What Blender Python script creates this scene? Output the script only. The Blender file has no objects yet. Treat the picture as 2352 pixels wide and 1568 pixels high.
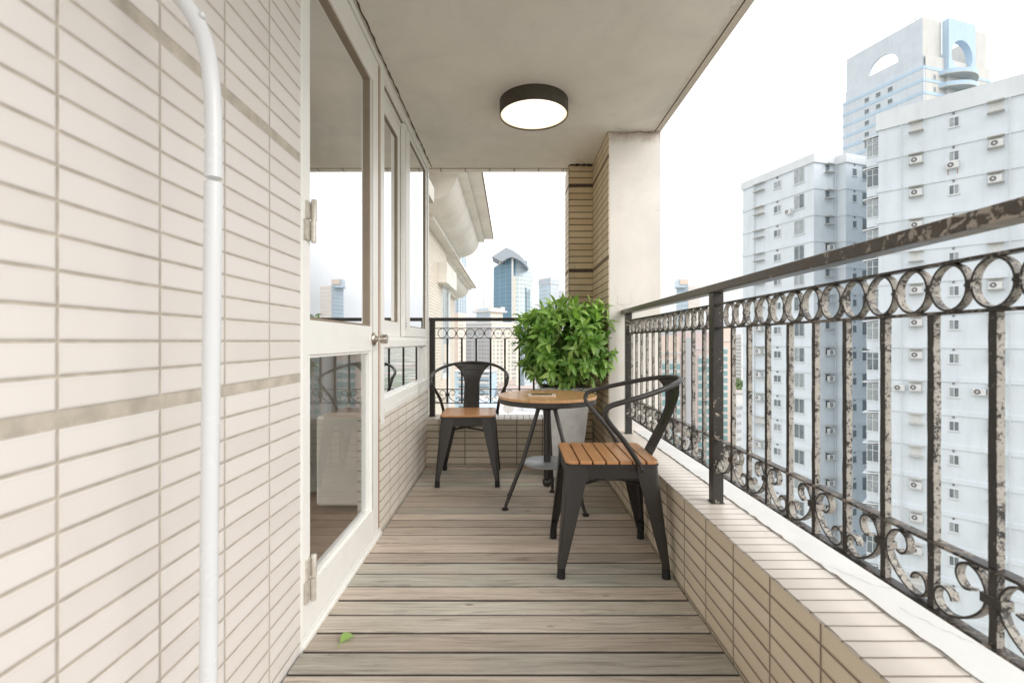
import bpy, math, random
from mathutils import Vector, Matrix, noise
R = math.radians
random.seed(7)
S = bpy.context.scene
COL = S.collection
F0 = 1100.0; CX = 1173.0; CY = 784.0        # focal length and vanishing point measured on the photograph (2352 px wide)

def P(px, py, Y):                            # point of the photograph at depth Y -> world
    return Vector(((px-CX)*Y/F0, Y, 1.0-(py-CY)*Y/F0))
def PX(px, Y): return (px-CX)*Y/F0
def PZ(py, Y): return 1.0-(py-CY)*Y/F0

# ------------------------------------------------------------------ materials
def nt_new(name):
    m = bpy.data.materials.new(name); m.use_nodes = True
    nt = m.node_tree
    b = nt.nodes.get('Principled BSDF')
    return m, nt, b
class NB:
    """tiny node builder"""
    def __init__(s, nt): s.nt = nt
    def n(s, t, **k):
        x = s.nt.nodes.new(t)
        for a, v in k.items(): setattr(x, a, v)
        return x
    def l(s, a, b): s.nt.links.new(a, b)
    def m(s, op, a, b=None, c=None):
        x = s.n('ShaderNodeMath', operation=op)
        for i, v in enumerate((a, b, c)):
            if v is None: continue
            if isinstance(v, (int, float)): x.inputs[i].default_value = v
            else: s.l(v, x.inputs[i])
        return x.outputs[0]
    def mr(s, v, a, b, c=0.0, d=1.0, smooth=False):
        x = s.n('ShaderNodeMapRange')
        if smooth: x.interpolation_type = 'SMOOTHSTEP'
        s.l(v, x.inputs[0])
        for i, q in enumerate((a, b, c, d)): x.inputs[i+1].default_value = q
        return x.outputs[0]
    def mix(s, f, a, b, mode='MIX'):
        x = s.n('ShaderNodeMix', data_type='RGBA', blend_type=mode)
        if isinstance(f, (int, float)): x.inputs[0].default_value = f
        else: s.l(f, x.inputs[0])
        for i, v in ((6, a), (7, b)):
            if isinstance(v, (tuple, list)): x.inputs[i].default_value = (v[0], v[1], v[2], 1)
            else: s.l(v, x.inputs[i])
        return x.outputs[2]
    def pos(s, obj=False):
        if obj:
            g = s.n('ShaderNodeTexCoord'); return g.outputs['Object']
        g = s.n('ShaderNodeNewGeometry'); return g.outputs['Position']
    def sep(s, v):
        x = s.n('ShaderNodeSeparateXYZ'); s.l(v, x.inputs[0]); return x.outputs
    def comb(s, a, b, c):
        x = s.n('ShaderNodeCombineXYZ')
        for i, v in enumerate((a, b, c)):
            if isinstance(v, (int, float)): x.inputs[i].default_value = v
            else: s.l(v, x.inputs[i])
        return x.outputs[0]
    def noise(s, v, scale, detail=4, rough=.55, dist=0, out=0):
        x = s.n('ShaderNodeTexNoise'); s.l(v, x.inputs['Vector'])
        x.inputs['Scale'].default_value = scale; x.inputs['Detail'].default_value = detail
        x.inputs['Roughness'].default_value = rough; x.inputs['Distortion'].default_value = dist
        return x.outputs[out]
    def vscale(s, v, sc):
        x = s.n('ShaderNodeMapping'); s.l(v, x.inputs[0]); x.inputs['Scale'].default_value = sc
        return x.outputs[0]
    def wn(s, v):
        x = s.n('ShaderNodeTexWhiteNoise'); x.noise_dimensions = '3D'; s.l(v, x.inputs['Vector']); return x.outputs[0]
    def bump(s, h, strength, dist, bsdf):
        x = s.n('ShaderNodeBump'); x.inputs['Strength'].default_value = strength; x.inputs['Distance'].default_value = dist
        s.l(h, x.inputs['Height']); s.l(x.outputs[0], bsdf.inputs['Normal'])
    def ramp(s, v, pts):
        x = s.n('ShaderNodeValToRGB'); s.l(v, x.inputs[0])
        e = x.color_ramp.elements
        while len(e) < len(pts): e.new(.5)
        for i, (p, c) in enumerate(pts):
            e[i].position = p; e[i].color = (c[0], c[1], c[2], 1)
        return x.outputs[0]

def plain(name, c, rough=.6, metal=0, var=.12, vs=6.0, bump=0, bs=120, spec=None, stain=None, obj=False):
    """painted / solid surface with a soft mottling, optional dark stains and fine bump"""
    m, nt, b = nt_new(name); q = NB(nt)
    p = q.pos(obj)
    n = q.noise(p, vs, 5, .6)
    f = q.mr(n, .3, .7, 1-var, 1+var*.6)
    col = q.mix(1.0, c, q.comb(f, f, f), 'MULTIPLY')
    if stain:
        s = q.noise(q.vscale(p, (1, 1, .35)), stain[0], 6, .65, .4)
        col = q.mix(q.mr(s, stain[1], stain[1]+.16), col, stain[2])
    q.l(col, b.inputs['Base Color'])
    r2 = q.mr(q.noise(p, vs*5, 3), .3, .7, max(.03, rough-.05), min(1, rough+.05))
    q.l(r2, b.inputs['Roughness'])
    b.inputs['Metallic'].default_value = metal
    if spec is not None: b.inputs['Specular IOR Level'].default_value = spec
    if bump: q.bump(q.noise(p, bs, 3), bump, .002, b)
    return m

TU = .2105; TV = .0527
def tile(name, ua, va, c1, c2, joint, wide=True, v0=.8705, u0=0.0, tu=TU, tv=TV, jw=.0032, rough=.38, usplit=True, grime=.0, cast=None):
    m, nt, b = nt_new(name); q = NB(nt)
    p = q.pos(); xyz = q.sep(p)
    u = q.m('SUBTRACT', xyz['XYZ'.index(ua)], u0); v = q.m('SUBTRACT', xyz['XYZ'.index(va)], v0)
    # a little wobble so the joints are not ruler straight
    wob = q.m('MULTIPLY', q.m('SUBTRACT', q.noise(p, 3.0, 2), .5), .003)
    v = q.m('ADD', v, wob)
    ui = q.m('DIVIDE', u, tu)
    uf = q.m('FRACT', ui); uk = q.m('FLOOR', ui)
    du = q.m('MULTIPLY', q.m('MINIMUM', uf, q.m('SUBTRACT', 1.0, uf)), tu)
    if wide:
        per = 13*tv+.024
        kk = q.m('MAXIMUM', q.m('FLOOR', q.m('DIVIDE', v, per)), -1.0)
        below = q.m('LESS_THAN', v, 0.0)
        kk = q.m('MULTIPLY', kk, q.m('SUBTRACT', 1.0, below))
        r = q.m('SUBTRACT', q.m('SUBTRACT', v, q.m('MULTIPLY', kk, per)), .024)
        rr = q.m('ADD', r, q.m('MULTIPLY', below, .024))
        vi = q.m('DIVIDE', rr, tv)
        inwide = q.m('MULTIPLY', q.m('LESS_THAN', r, -.001), q.m('SUBTRACT', 1.0, below))
        row = q.m('ADD', q.m('FLOOR', vi), q.m('MULTIPLY', kk, 20))
    else:
        vi = q.m('DIVIDE', v, tv); inwide = None; row = q.m('FLOOR', vi)
    vf = q.m('FRACT', vi)
    dv = q.m('MULTIPLY', q.m('MINIMUM', vf, q.m('SUBTRACT', 1.0, vf)), tv)
    d = q.m('MINIMUM', du, dv) if usplit else dv
    jm = q.mr(d, jw*.75, jw*1.25, 1, 0)
    if inwide is not None: jm = q.m('MAXIMUM', jm, inwide)
    rnd = q.wn(q.comb(uk, row, 3.0))
    blot = q.noise(p, 9, 5, .6)
    f = q.m('ADD', q.m('MULTIPLY', rnd, .55), q.m('MULTIPLY', blot, .45))
    tc = q.mix(q.mr(f, .2, .8), c1, c2)
    edge = q.mr(d, jw*1.2, jw*4, .93, 1.0)
    tc = q.mix(1.0, tc, q.comb(edge, edge, edge), 'MULTIPLY')
    if grime:
        g = q.mr(q.noise(q.vscale(p, (1, 1, .5)), 2.2, 6, .65), .5, .75, 0, grime)
        tc = q.mix(g, tc, tuple(x*.45 for x in joint))
    jc = q.mix(q.mr(q.noise(p, 22, 4), .35, .7), joint, tuple(min(1, x*1.35) for x in joint))
    q.l(q.mix(jm, tc, jc), b.inputs['Base Color'])
    q.l(q.mr(jm, 0, 1, rough, .9), b.inputs['Roughness'])
    h = q.m('ADD', q.mr(d, 0, jw*2.2, 0, 1, True), q.m('MULTIPLY', q.noise(p, 60, 3), .12))
    if inwide is not None: h = q.m('MULTIPLY', h, q.m('SUBTRACT', 1.0, inwide))
    q.bump(h, .7, .003, b)
    return m

M = {}
CR1, CR2 = (.80, .715, .60), (.70, .615, .505)
M['tile_left'] = tile('cream wall tile', 'Y', 'Z', (.805, .765, .735), (.75, .705, .67), (.44, .395, .335), u0=.298, jw=.0026)
M['tile_low'] = tile('cream wall tile low', 'Y', 'Z', (.84, .79, .72), (.77, .71, .63), (.40, .34, .27), wide=False, v0=.375, u0=.174)
TN1, TN2 = (.69, .565, .405), (.59, .465, .315)
M['tile_pil_y'] = tile('tan column tile front', 'X', 'Z', (.74, .60, .40), (.66, .50, .315), (.09, .065, .05), u0=.486, grime=.35)
M['tile_pil_x'] = tile('tan column tile side', 'Y', 'Z', (.76, .63, .445), (.69, .56, .38), (.19, .14, .10), u0=3.37)
M['tile_back'] = tile('parapet tile facing', 'X', 'Z', (.72, .64, .52), (.62, .54, .425), (.20, .165, .125), wide=False, v0=.375, u0=-.372, grime=.25)
M['tile_right'] = tile('parapet tile side', 'Y', 'Z', (.76, .665, .525), (.68, .575, .44), (.22, .17, .13), wide=False, v0=.375, u0=.02)
M['tile_top_r'] = tile('parapet top tile', 'X', 'Y', (.70, .645, .58), (.64, .58, .51), (.27, .22, .18), wide=False, v0=0, u0=0, usplit=False, jw=.0022)
M['tile_top_b'] = tile('parapet top tile back', 'Y', 'X', (.74, .70, .64), (.66, .61, .55), (.26, .2, .16), wide=False, v0=0, u0=0, usplit=False, jw=.0022)
M['tile_soffit'] = tile('soffit edge tile', 'Y', 'X', (.72, .64, .53), (.66, .57, .46), (.10, .08, .06), wide=False, v0=.03, u0=0, tv=.2105, usplit=False)
M['tile_nb'] = tile('neighbour facade tile', 'Y', 'Z', (.72, .665, .57), (.66, .60, .50), (.42, .35, .28), wide=False, v0=.375, u0=0, jw=.0045, usplit=False)
M['tile_nb2'] = tile('neighbour facade tile end', 'X', 'Z', (.72, .665, .57), (.66, .60, .50), (.42, .35, .28), wide=False, v0=.375, u0=0, jw=.0045)

# ceiling plaster: warm grey, faint stains, dark seam near the edges
def plaster(name, c, stainc, amt, seam=None):
    m, nt, b = nt_new(name); q = NB(nt); p = q.pos()
    n = q.noise(p, 1.3, 6, .6); f = q.mr(n, .3, .7, .90, 1.06)
    col = q.mix(1.0, c, q.comb(f, f, f), 'MULTIPLY')
    col = q.mix(q.mr(q.noise(p, .8, 3), .35, .65, 0, .35), col, tuple(c[i]*(1.05, .97, .88)[i] for i in range(3)))
    s = q.noise(p, 5.5, 8, .7, .6)
    cloud = q.mr(q.noise(p, 2.1, 5, .6, .8), .35, .65, .93, 1.03); col = q.mix(1.0, col, q.comb(cloud, cloud, cloud), 'MULTIPLY')
    col = q.mix(q.mr(s, .60, .8, 0, amt), col, stainc)
    if seam: 
        xyz = q.sep(p)
        for ax, val, w, st in seam:
            d = q.m('ABSOLUTE', q.m('SUBTRACT', xyz['XYZ'.index(ax)], val))
            d = q.m('ADD', d, q.m('MULTIPLY', q.m('SUBTRACT', q.noise(p, 14, 5, .7), .5), w*1.4))
            col = q.mix(q.mr(d, 0, w, st, 0), col, stainc)
    q.l(col, b.inputs['Base Color']); b.inputs['Roughness'].default_value = .85
    b.inputs['Specular IOR Level'].default_value = .25
    q.bump(q.m('ADD', q.noise(p, 30, 5), q.m('MULTIPLY', q.noise(p, 4, 4), 1.4)), .25, .004, b)
    return m
M['ceil'] = plaster('ceiling plaster', (.79, .758, .71), (.30, .22, .15), .25,
                    seam=[('Y', 4.09, .035, .55), ('X', 1.02, .05, .4)])
M['ceil_edge'] = plaster('slab edge plaster', (.66, .60, .53), (.24, .17, .12), .7)
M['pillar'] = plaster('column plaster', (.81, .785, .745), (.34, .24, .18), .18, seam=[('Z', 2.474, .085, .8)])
M['ledge'] = plaster('white ledge paint', (.70, .715, .71), (.50, .42, .32), .3)
M['dark_line'] = plain('dark open seam', (.05, .038, .03), .9)
M['crack'] = plain('hairline crack', (.13, .10, .075), .9)
M['crackf'] = plain('fine plaster crack', (.42, .34, .27), .9)
M['white_frame'] = plain('white painted frame', (.91, .905, .875), .38, var=.03, vs=8)
M['frame_seal_shade'] = plain('frame seal and groove shade', (.30, .24, .18), .7)  # real seals, and strips painted as the shade of grooves and gaps
M['gasket'] = plain('brown gap seal', (.34, .19, .10), .7)
M['steel'] = plain('brushed steel', (.62, .57, .50), .28, metal=1, var=.1, vs=40)
M['hinge'] = plain('worn hinge metal', (.66, .62, .55), .42, metal=.35, var=.2, vs=50)
M['white_tube'] = plain('white powder coated tube', (.70, .715, .73), .25, var=.02)
M['black_metal'] = plain('dark grey coated metal', (.058, .054, .051), .34, metal=.6, var=.05, vs=2.5, spec=.7)
M['shelf_metal'] = plain('pale grey metal shelf', (.36, .365, .38), .35, metal=.5, var=.1)
M['rubber'] = plain('black rubber', (.012, .012, .012), .75)
M['lamp_ring'] = plain('bronze lamp ring', (.07, .058, .043), .5, metal=.3, var=.1, vs=30)
M['pot'] = plain('grey concrete pot', (.66, .655, .63), .75, var=.22, vs=9, bump=.3, bs=70, stain=(5, .56, (.36, .35, .32)))
M['soil'] = plain('potting soil', (.035, .025, .018), .95, var=.5, vs=60, bump=.8, bs=80)
M['stem'] = plain('brown green stem', (.12, .09, .04), .7)
M['screen'] = plain('phone glass', (.01, .01, .012), .07, var=0, spec=.8)
M['phone_metal'] = plain('rose gold phone case', (.78, .62, .50), .25, metal=.6, var=.02)
M['phone_white'] = plain('white phone bezel', (.85, .84, .82), .2, var=.02)

def wood_deck():
    m, nt, b = nt_new('weathered deck wood'); q = NB(nt); p = q.pos(); xyz = q.sep(p)
    k = q.m('FLOOR', q.m('DIVIDE', q.m('SUBTRACT', xyz[1], 1.441-14*.104), .104))
    r1 = q.wn(q.comb(k, 1.0, 5.0)); r2 = q.wn(q.comb(k, 7.0, 2.0))
    off = q.m('MULTIPLY', r1, 37.0)
    pv = q.comb(q.m('MULTIPLY', q.m('ADD', xyz[0], off), 1.0), q.m('MULTIPLY', xyz[1], 9.0), 0.0)
    warp = q.noise(pv, 1.4, 3, .5)
    pv2 = q.comb(q.m('MULTIPLY', q.m('ADD', xyz[0], off), 1.6), q.m('ADD', q.m('MULTIPLY', xyz[1], 34.0), q.m('MULTIPLY', warp, 5.0)), 0.0)
    grain = q.noise(pv2, 1.6, 7, .68)
    fine = q.noise(q.comb(q.m('MULTIPLY', q.m('ADD', xyz[0], off), 2.6), q.m('MULTIPLY', xyz[1], 120.0), 0.0), 1.0, 4, .6)
    base = q.ramp(grain, [(.24, (.18, .155, .13)), (.37, (.41, .37, .325)), (.49, (.57, .53, .475)), (.60, (.64, .60, .54)), (.8, (.70, .66, .60))])
    tone = q.mix(r2, (1.05, .94, .87), (.93, .97, .93))
    col = q.mix(1.0, base, tone, 'MULTIPLY')
    br = q.mr(r1, 0, 1, .72, 1.10); col = q.mix(1.0, col, q.comb(br, br, br), 'MULTIPLY')
    fi = q.mr(fine, .33, .67, .82, 1.08); col = q.mix(1.0, col, q.comb(fi, fi, fi), 'MULTIPLY')
    # reddish worn patches and dark knots
    pat = q.noise(q.comb(q.m('MULTIPLY', xyz[0], 1.8), q.m('MULTIPLY', xyz[1], 3.5), 0.0), 1.3, 4)
    col = q.mix(q.mr(pat, .5, .68, 0, .38), col, (.53, .42, .345))
    vo = q.n('ShaderNodeTexVoronoi'); q.l(q.comb(q.m('ADD', xyz[0], off), q.m('MULTIPLY', xyz[1], 2.3), 0.0), vo.inputs['Vector']); vo.inputs['Scale'].default_value = 3.0
    kn = q.m('ADD', vo.outputs['Distance'], q.m('MULTIPLY', grain, .05))
    col = q.mix(q.mr(kn, .055, .10, .8, 0), col, (.13, .09, .065))
    ed = q.mr(xyz[2], -.0062, -.0012, .10, 1.0); col = q.mix(1.0, col, q.comb(ed, ed, ed), 'MULTIPLY')  # gap shade painted in: board sides darken below the top
    q.l(col, b.inputs['Base Color']); b.inputs['Roughness'].default_value = .72; b.inputs['Specular IOR Level'].default_value = .3
    q.bump(q.m('ADD', grain, q.m('MULTIPLY', fine, .4)), .5, .002, b)
    return m
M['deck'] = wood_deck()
M['under'] = plain('dark gap under the deck', (.035, .03, .025), .9)

def wood_seat(name, ax, lines=None, c1=(.47, .215, .085), c2=(.66, .34, .15)):
    m, nt, b = nt_new(name); q = NB(nt); p = q.pos(True); xyz = q.sep(p)
    a = 'XYZ'.index(ax); o = 1-a
    g = q.noise(q.comb(q.m('MULTIPLY', xyz[a], 4.0), q.m('MULTIPLY', xyz[o], 55.0), xyz[2]), 1.5, 6, .65, .3)
    col = q.mix(q.mr(g, .3, .72), c1, c2)
    col = q.mix(q.mr(q.noise(p, 9, 3), .35, .65, 0, .3), col, (.52, .27, .13))
    if lines:
        f = q.m('FRACT', q.m('DIVIDE', xyz[o], lines)); d = q.m('MULTIPLY', q.m('MINIMUM', f, q.m('SUBTRACT', 1.0, f)), lines)
        rn = q.wn(q.comb(q.m('FLOOR', q.m('DIVIDE', xyz[o], lines)), 2.0, 1.0))
        br = q.mr(rn, 0, 1, .85, 1.1); col = q.mix(1.0, col, q.comb(br, br, br), 'MULTIPLY')
        col = q.mix(q.mr(d, .0006, .0016, .6, 0), col, (.2, .09, .04))
    q.l(col, b.inputs['Base Color'])
    b.inputs['Roughness'].default_value = .33; b.inputs['Coat Weight'].default_value = .25; b.inputs['Coat Roughness'].default_value = .2
    q.bump(g, .12, .001, b)
    return m
M['seat_wood'] = wood_seat('oiled seat wood', 'X')
M['table_wood'] = wood_seat('oiled table wood', 'Y', .06, (.56, .30, .135), (.72, .43, .21))

def flaked(name, lo, hi, sc=42, dark=(.022, .019, .017), under=(.56, .49, .40), grow=None, facing=None):
    m, nt, b = nt_new(name); q = NB(nt); p = q.pos()
    n1 = q.noise(p, sc, 6, .68, .9); n2 = q.noise(p, sc*.22, 3, .5)
    n3 = q.noise(p, sc*2.6, 3, .6); f = q.m('ADD', q.m('ADD', q.m('MULTIPLY', n1, .55), q.m('MULTIPLY', n2, .27)), q.m('MULTIPLY', n3, .18))
    if facing:     # the weather side has lost more paint than the sheltered side
        g = q.n('ShaderNodeNewGeometry'); nx = q.sep(g.outputs['Normal'])
        f = q.m('ADD', f, q.m('MULTIPLY', q.m('SUBTRACT', q.m('MAXIMUM', nx[0], q.m('MULTIPLY', nx[1], -1.0)), q.m('MULTIPLY', q.m('MAXIMUM', q.m('MULTIPLY', nx[0], -1.0), 0.0), 1.6)), facing))
    if grow:       # more flaking towards the near end of the rail
        y = q.sep(p)[1]; f = q.m('ADD', f, q.mr(y, grow[0], grow[1], grow[2], 0))
    mk = q.mr(f, lo, hi)
    uc = q.mix(q.mr(q.noise(p, 25, 4), .35, .65), under, tuple(x*.82 for x in under))
    uc = q.mix(q.mr(q.noise(p, 90, 3), .62, .74, 0, .5), uc, (.25, .13, .06))
    dc = q.mix(q.noise(p, 60, 3), dark, tuple(x*2.2 for x in dark))
    q.l(q.mix(mk, dc, uc), b.inputs['Base Color'])
    q.l(q.mr(mk, 0, 1, .33, .75), b.inputs['Roughness'])
    q.bump(q.m('SUBTRACT', 1.0, mk), .6, .0015, b)
    return m
M['rail_bar'] = flaked('flaking black paint bars', .505, .53, sc=125, facing=.05, under=(.46, .43, .385), dark=(.027, .025, .024))
M['rail_post'] = flaked('black paint with specks', .60, .62, sc=50, facing=.03)
M['rail_hand'] = flaked('handrail flaking paint', .64, .66, sc=30, dark=(.06, .053, .046), under=(.45, .41, .36), grow=(.45, 1.6, .21))
M['rail_flat'] = flaked('flat bars flaking paint', .50, .56, sc=50, under=(.30, .27, .235))
M['rail_back'] = plain('dark brown rail paint', (.032, .026, .022), .5, var=.3, vs=40)

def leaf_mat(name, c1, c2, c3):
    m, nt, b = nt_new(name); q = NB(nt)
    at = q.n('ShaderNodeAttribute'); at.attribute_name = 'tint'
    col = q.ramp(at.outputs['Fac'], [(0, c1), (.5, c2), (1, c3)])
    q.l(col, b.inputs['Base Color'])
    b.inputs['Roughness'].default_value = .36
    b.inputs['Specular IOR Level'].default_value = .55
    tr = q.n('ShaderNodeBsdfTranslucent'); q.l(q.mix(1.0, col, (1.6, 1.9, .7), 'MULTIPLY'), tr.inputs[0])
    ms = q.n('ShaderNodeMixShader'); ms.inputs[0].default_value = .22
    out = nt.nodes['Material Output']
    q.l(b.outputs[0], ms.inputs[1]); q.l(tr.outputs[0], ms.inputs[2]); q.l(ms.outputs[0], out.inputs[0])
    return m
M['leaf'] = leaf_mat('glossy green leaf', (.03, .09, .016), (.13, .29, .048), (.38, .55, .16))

def glass(name, boost=4.6, tint=(.86, .88, .86), rough=0.0):
    m, nt, b = nt_new(name); q = NB(nt); nt.nodes.remove(b)
    fr = q.n('ShaderNodeFresnel'); fr.inputs[0].default_value = 1.5
    f = q.m('MINIMUM', q.m('MULTIPLY', fr.outputs[0], boost), .97)
    gl = q.n('ShaderNodeBsdfGlossy'); gl.inputs['Roughness'].default_value = rough
    gl.inputs[0].default_value = (.97, .985, 1, 1)
    tr = q.n('ShaderNodeBsdfTransparent'); tr.inputs[0].default_value = (*tint, 1)
    ms = q.n('ShaderNodeMixShader'); q.l(f, ms.inputs[0]); q.l(tr.outputs[0], ms.inputs[1]); q.l(gl.outputs[0], ms.inputs[2])
    q.l(ms.outputs[0], nt.nodes['Material Output'].inputs[0])
    return m
M['glass'] = glass('window glass')
M['glass_low'] = glass('clear lower glass', 1.35, (.93, .94, .92))

def emis(name, c, s):
    m, nt, b = nt_new(name)
    b.inputs['Base Color'].default_value = (.9, .88, .84, 1)
    b.inputs['Emission Color'].default_value = (*c, 1); b.inputs['Emission Strength'].default_value = s
    return m
def lamp_mat():
    m, nt, b = nt_new('lit lamp diffuser'); q = NB(nt); xyz = q.sep(q.pos(True))
    r = q.m('SQRT', q.m('ADD', q.m('MULTIPLY', xyz[0], xyz[0]), q.m('MULTIPLY', xyz[1], xyz[1])))
    q.l(q.ramp(q.mr(r, 0, .2035), [(0, (1, .97, .90)), (.78, (1, .95, .84)), (.95, (1, .86, .62)), (1, (.95, .74, .46))]), b.inputs['Emission Color'])
    q.l(q.mr(r, .13, .2035, 2.6, 1.05, True), b.inputs['Emission Strength'])
    b.inputs['Base Color'].default_value = (.8, .78, .74, 1)
    return m
M['lamp'] = lamp_mat()

# city materials, far ones paled: haze put into the colours --------------------------------------------------------------
def wallpaint(name, c, streak=.42, sc=.35):
    m, nt, b = nt_new(name); q = NB(nt); p = q.pos()
    n = q.noise(q.vscale(p, (1, 1, .12)), sc*4, 6, .65)
    col = q.mix(q.mr(n, .48, .8, 0, streak), c, tuple(x*.74 for x in c))
    n2 = q.noise(p, sc, 4); f = q.mr(n2, .3, .7, .95, 1.04)
    col = q.mix(1.0, col, q.comb(f, f, f), 'MULTIPLY')
    q.l(col, b.inputs['Base Color']); b.inputs['Roughness'].default_value = .8
    b.inputs['Specular IOR Level'].default_value = .2
    return m
M['apt'] = wallpaint('pale blue white render', (.66, .715, .76))
M['apt_trim'] = wallpaint('pale trim', (.67, .70, .725), .4)
M['apt_shade'] = wallpaint('hood concrete', (.50, .50, .48), .5)
M['tower_w'] = wallpaint('tower white render', (.60, .65, .70), .35)
M['tower_lit'] = wallpaint('tower render sunlit cream', (.60, .60, .58), .55)  # lit copy of the white render: warm sunlight put into the colour
M['tower_b'] = wallpaint('tower blue render', (.48, .61, .73), .3)
M['win_dark'] = plain('dark window pane', (.17, .205, .225), .35, var=.3, vs=2.0, spec=.45)
M['win_lite'] = plain('curtained window pane', (.33, .37, .385), .2, var=.25, vs=3.0, spec=.6)
M['win_frame'] = plain('white aluminium frame', (.66, .69, .70), .5)
M['ac_white'] = plain('air conditioner casing', (.66, .67, .66), .5, var=.1)
M['ac_fan'] = plain('air conditioner grille', (.17, .16, .17), .6)
M['pipe'] = plain('pale drain pipe', (.60, .64, .66), .6)
M['rust'] = plain('rusty stain', (.42, .24, .14), .9)

def curtain_wall(name, c, line, pu, pv, wu, wv, rough=.15, c2=None, spec=.6):
    m, nt, b = nt_new(name); q = NB(nt); p = q.pos(); xyz = q.sep(p)
    def ln(x, per, w):
        f = q.m('FRACT', q.m('DIVIDE', x, per)); return q.m('LESS_THAN', f, w)
    mk = q.m('MAXIMUM', ln(q.m('ADD', xyz[0], q.m('MULTIPLY', xyz[1], .35)), pu, wu), ln(xyz[2], pv, wv))
    n = q.wn(q.comb(q.m('FLOOR', q.m('DIVIDE', xyz[0], pu)), q.m('FLOOR', q.m('DIVIDE', xyz[2], pv)), 0.0))
    cc = q.mix(q.mr(n, 0, 1, 0, .35), c, c2 or tuple(x*.75 for x in c))
    big = q.noise(p, .02, 3); cc = q.mix(q.mr(big, .4, .6, 0, .35), cc, tuple(min(1, x*1.25) for x in c))
    q.l(q.mix(mk, cc, line), b.inputs['Base Color']); b.inputs['Roughness'].default_value = rough
    b.inputs['Specular IOR Level'].default_value = spec
    return m
M['g_blue'] = curtain_wall('blue curtain wall', (.15, .26, .35), (.24, .35, .43), 3.2, 3.6, .1, .12, .35, spec=.3)
M['g_green'] = curtain_wall('pale green glass wall', (.48, .57, .58), (.64, .69, .69), 4.0, 3.6, .12, .3, .4, spec=.3)
M['g_pale'] = curtain_wall('pale glass wall', (.48, .58, .67), (.60, .67, .72), 4.4, 3.6, .12, .35, .4, spec=.3)
M['g_sunny'] = curtain_wall('sunny glass wall', (.56, .58, .60), (.44, .52, .60), 4.4, 3.6, .1, .3, .4, spec=.3)  # lit copy of the pale glass, sunlight put into the colour
M['g_tan'] = curtain_wall('tan glass wall', (.62, .56, .51), (.50, .50, .50), 4.4, 3.6, .1, .3, .4, spec=.3)
M['g_dark'] = curtain_wall('striped blue tower', (.34, .43, .50), (.56, .62, .68), 3.4, 3.6, .38, .1, .5, spec=.3)
M['g_canopy'] = plain('grey metal canopy', (.36, .40, .45), .6)
M['g_white'] = wallpaint('far white render', (.66, .65, .64), .1)
M['g_cream'] = wallpaint('far cream render', (.72, .655, .575), .1)
M['g_grey'] = wallpaint('far grey render', (.54, .555, .58), .1)
M['g_peach'] = wallpaint('peach render', (.76, .62, .54), .15)
M['g_pink'] = wallpaint('dusty pink render', (.68, .56, .54), .15)
M['g_teal'] = plain('teal window', (.24, .40, .41), .3)
M['g_win'] = plain('far window', (.38, .39, .39), .4)
M['g_sky'] = wallpaint('light blue band', (.54, .68, .78), .1)
M['g_roof'] = plain('grey roof', (.36, .35, .34), .8)
M['g_roofred'] = plain('brown tile roof', (.48, .40, .37), .8)
M['tan_w'] = wallpaint('tan glass block', (.68, .58, .50), .1)
def ground_mat():
    m, nt, b = nt_new('city ground'); q = NB(nt); p = q.pos()
    vo = q.n('ShaderNodeTexVoronoi'); q.l(p, vo.inputs['Vector']); vo.inputs['Scale'].default_value = .035
    c = q.ramp(q.sep(vo.outputs['Color'])[0], [(0, (.20, .21, .18)), (.4, (.34, .33, .31)), (.7, (.46, .44, .42)), (1, (.30, .22, .19))])
    c = q.mix(q.mr(q.noise(p, .02, 5), .45, .6, 0, .7), c, (.13, .18, .11))
    q.l(c, b.inputs['Base Color']); b.inputs['Roughness'].default_value = .9
    return m
M['ground'] = ground_mat()
M['foliage_far'] = leaf_mat('far tree leaves', (.06, .09, .05), (.12, .17, .09), (.20, .25, .14))
M['trunk'] = plain('tree bark', (.12, .09, .06), .9)

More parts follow.
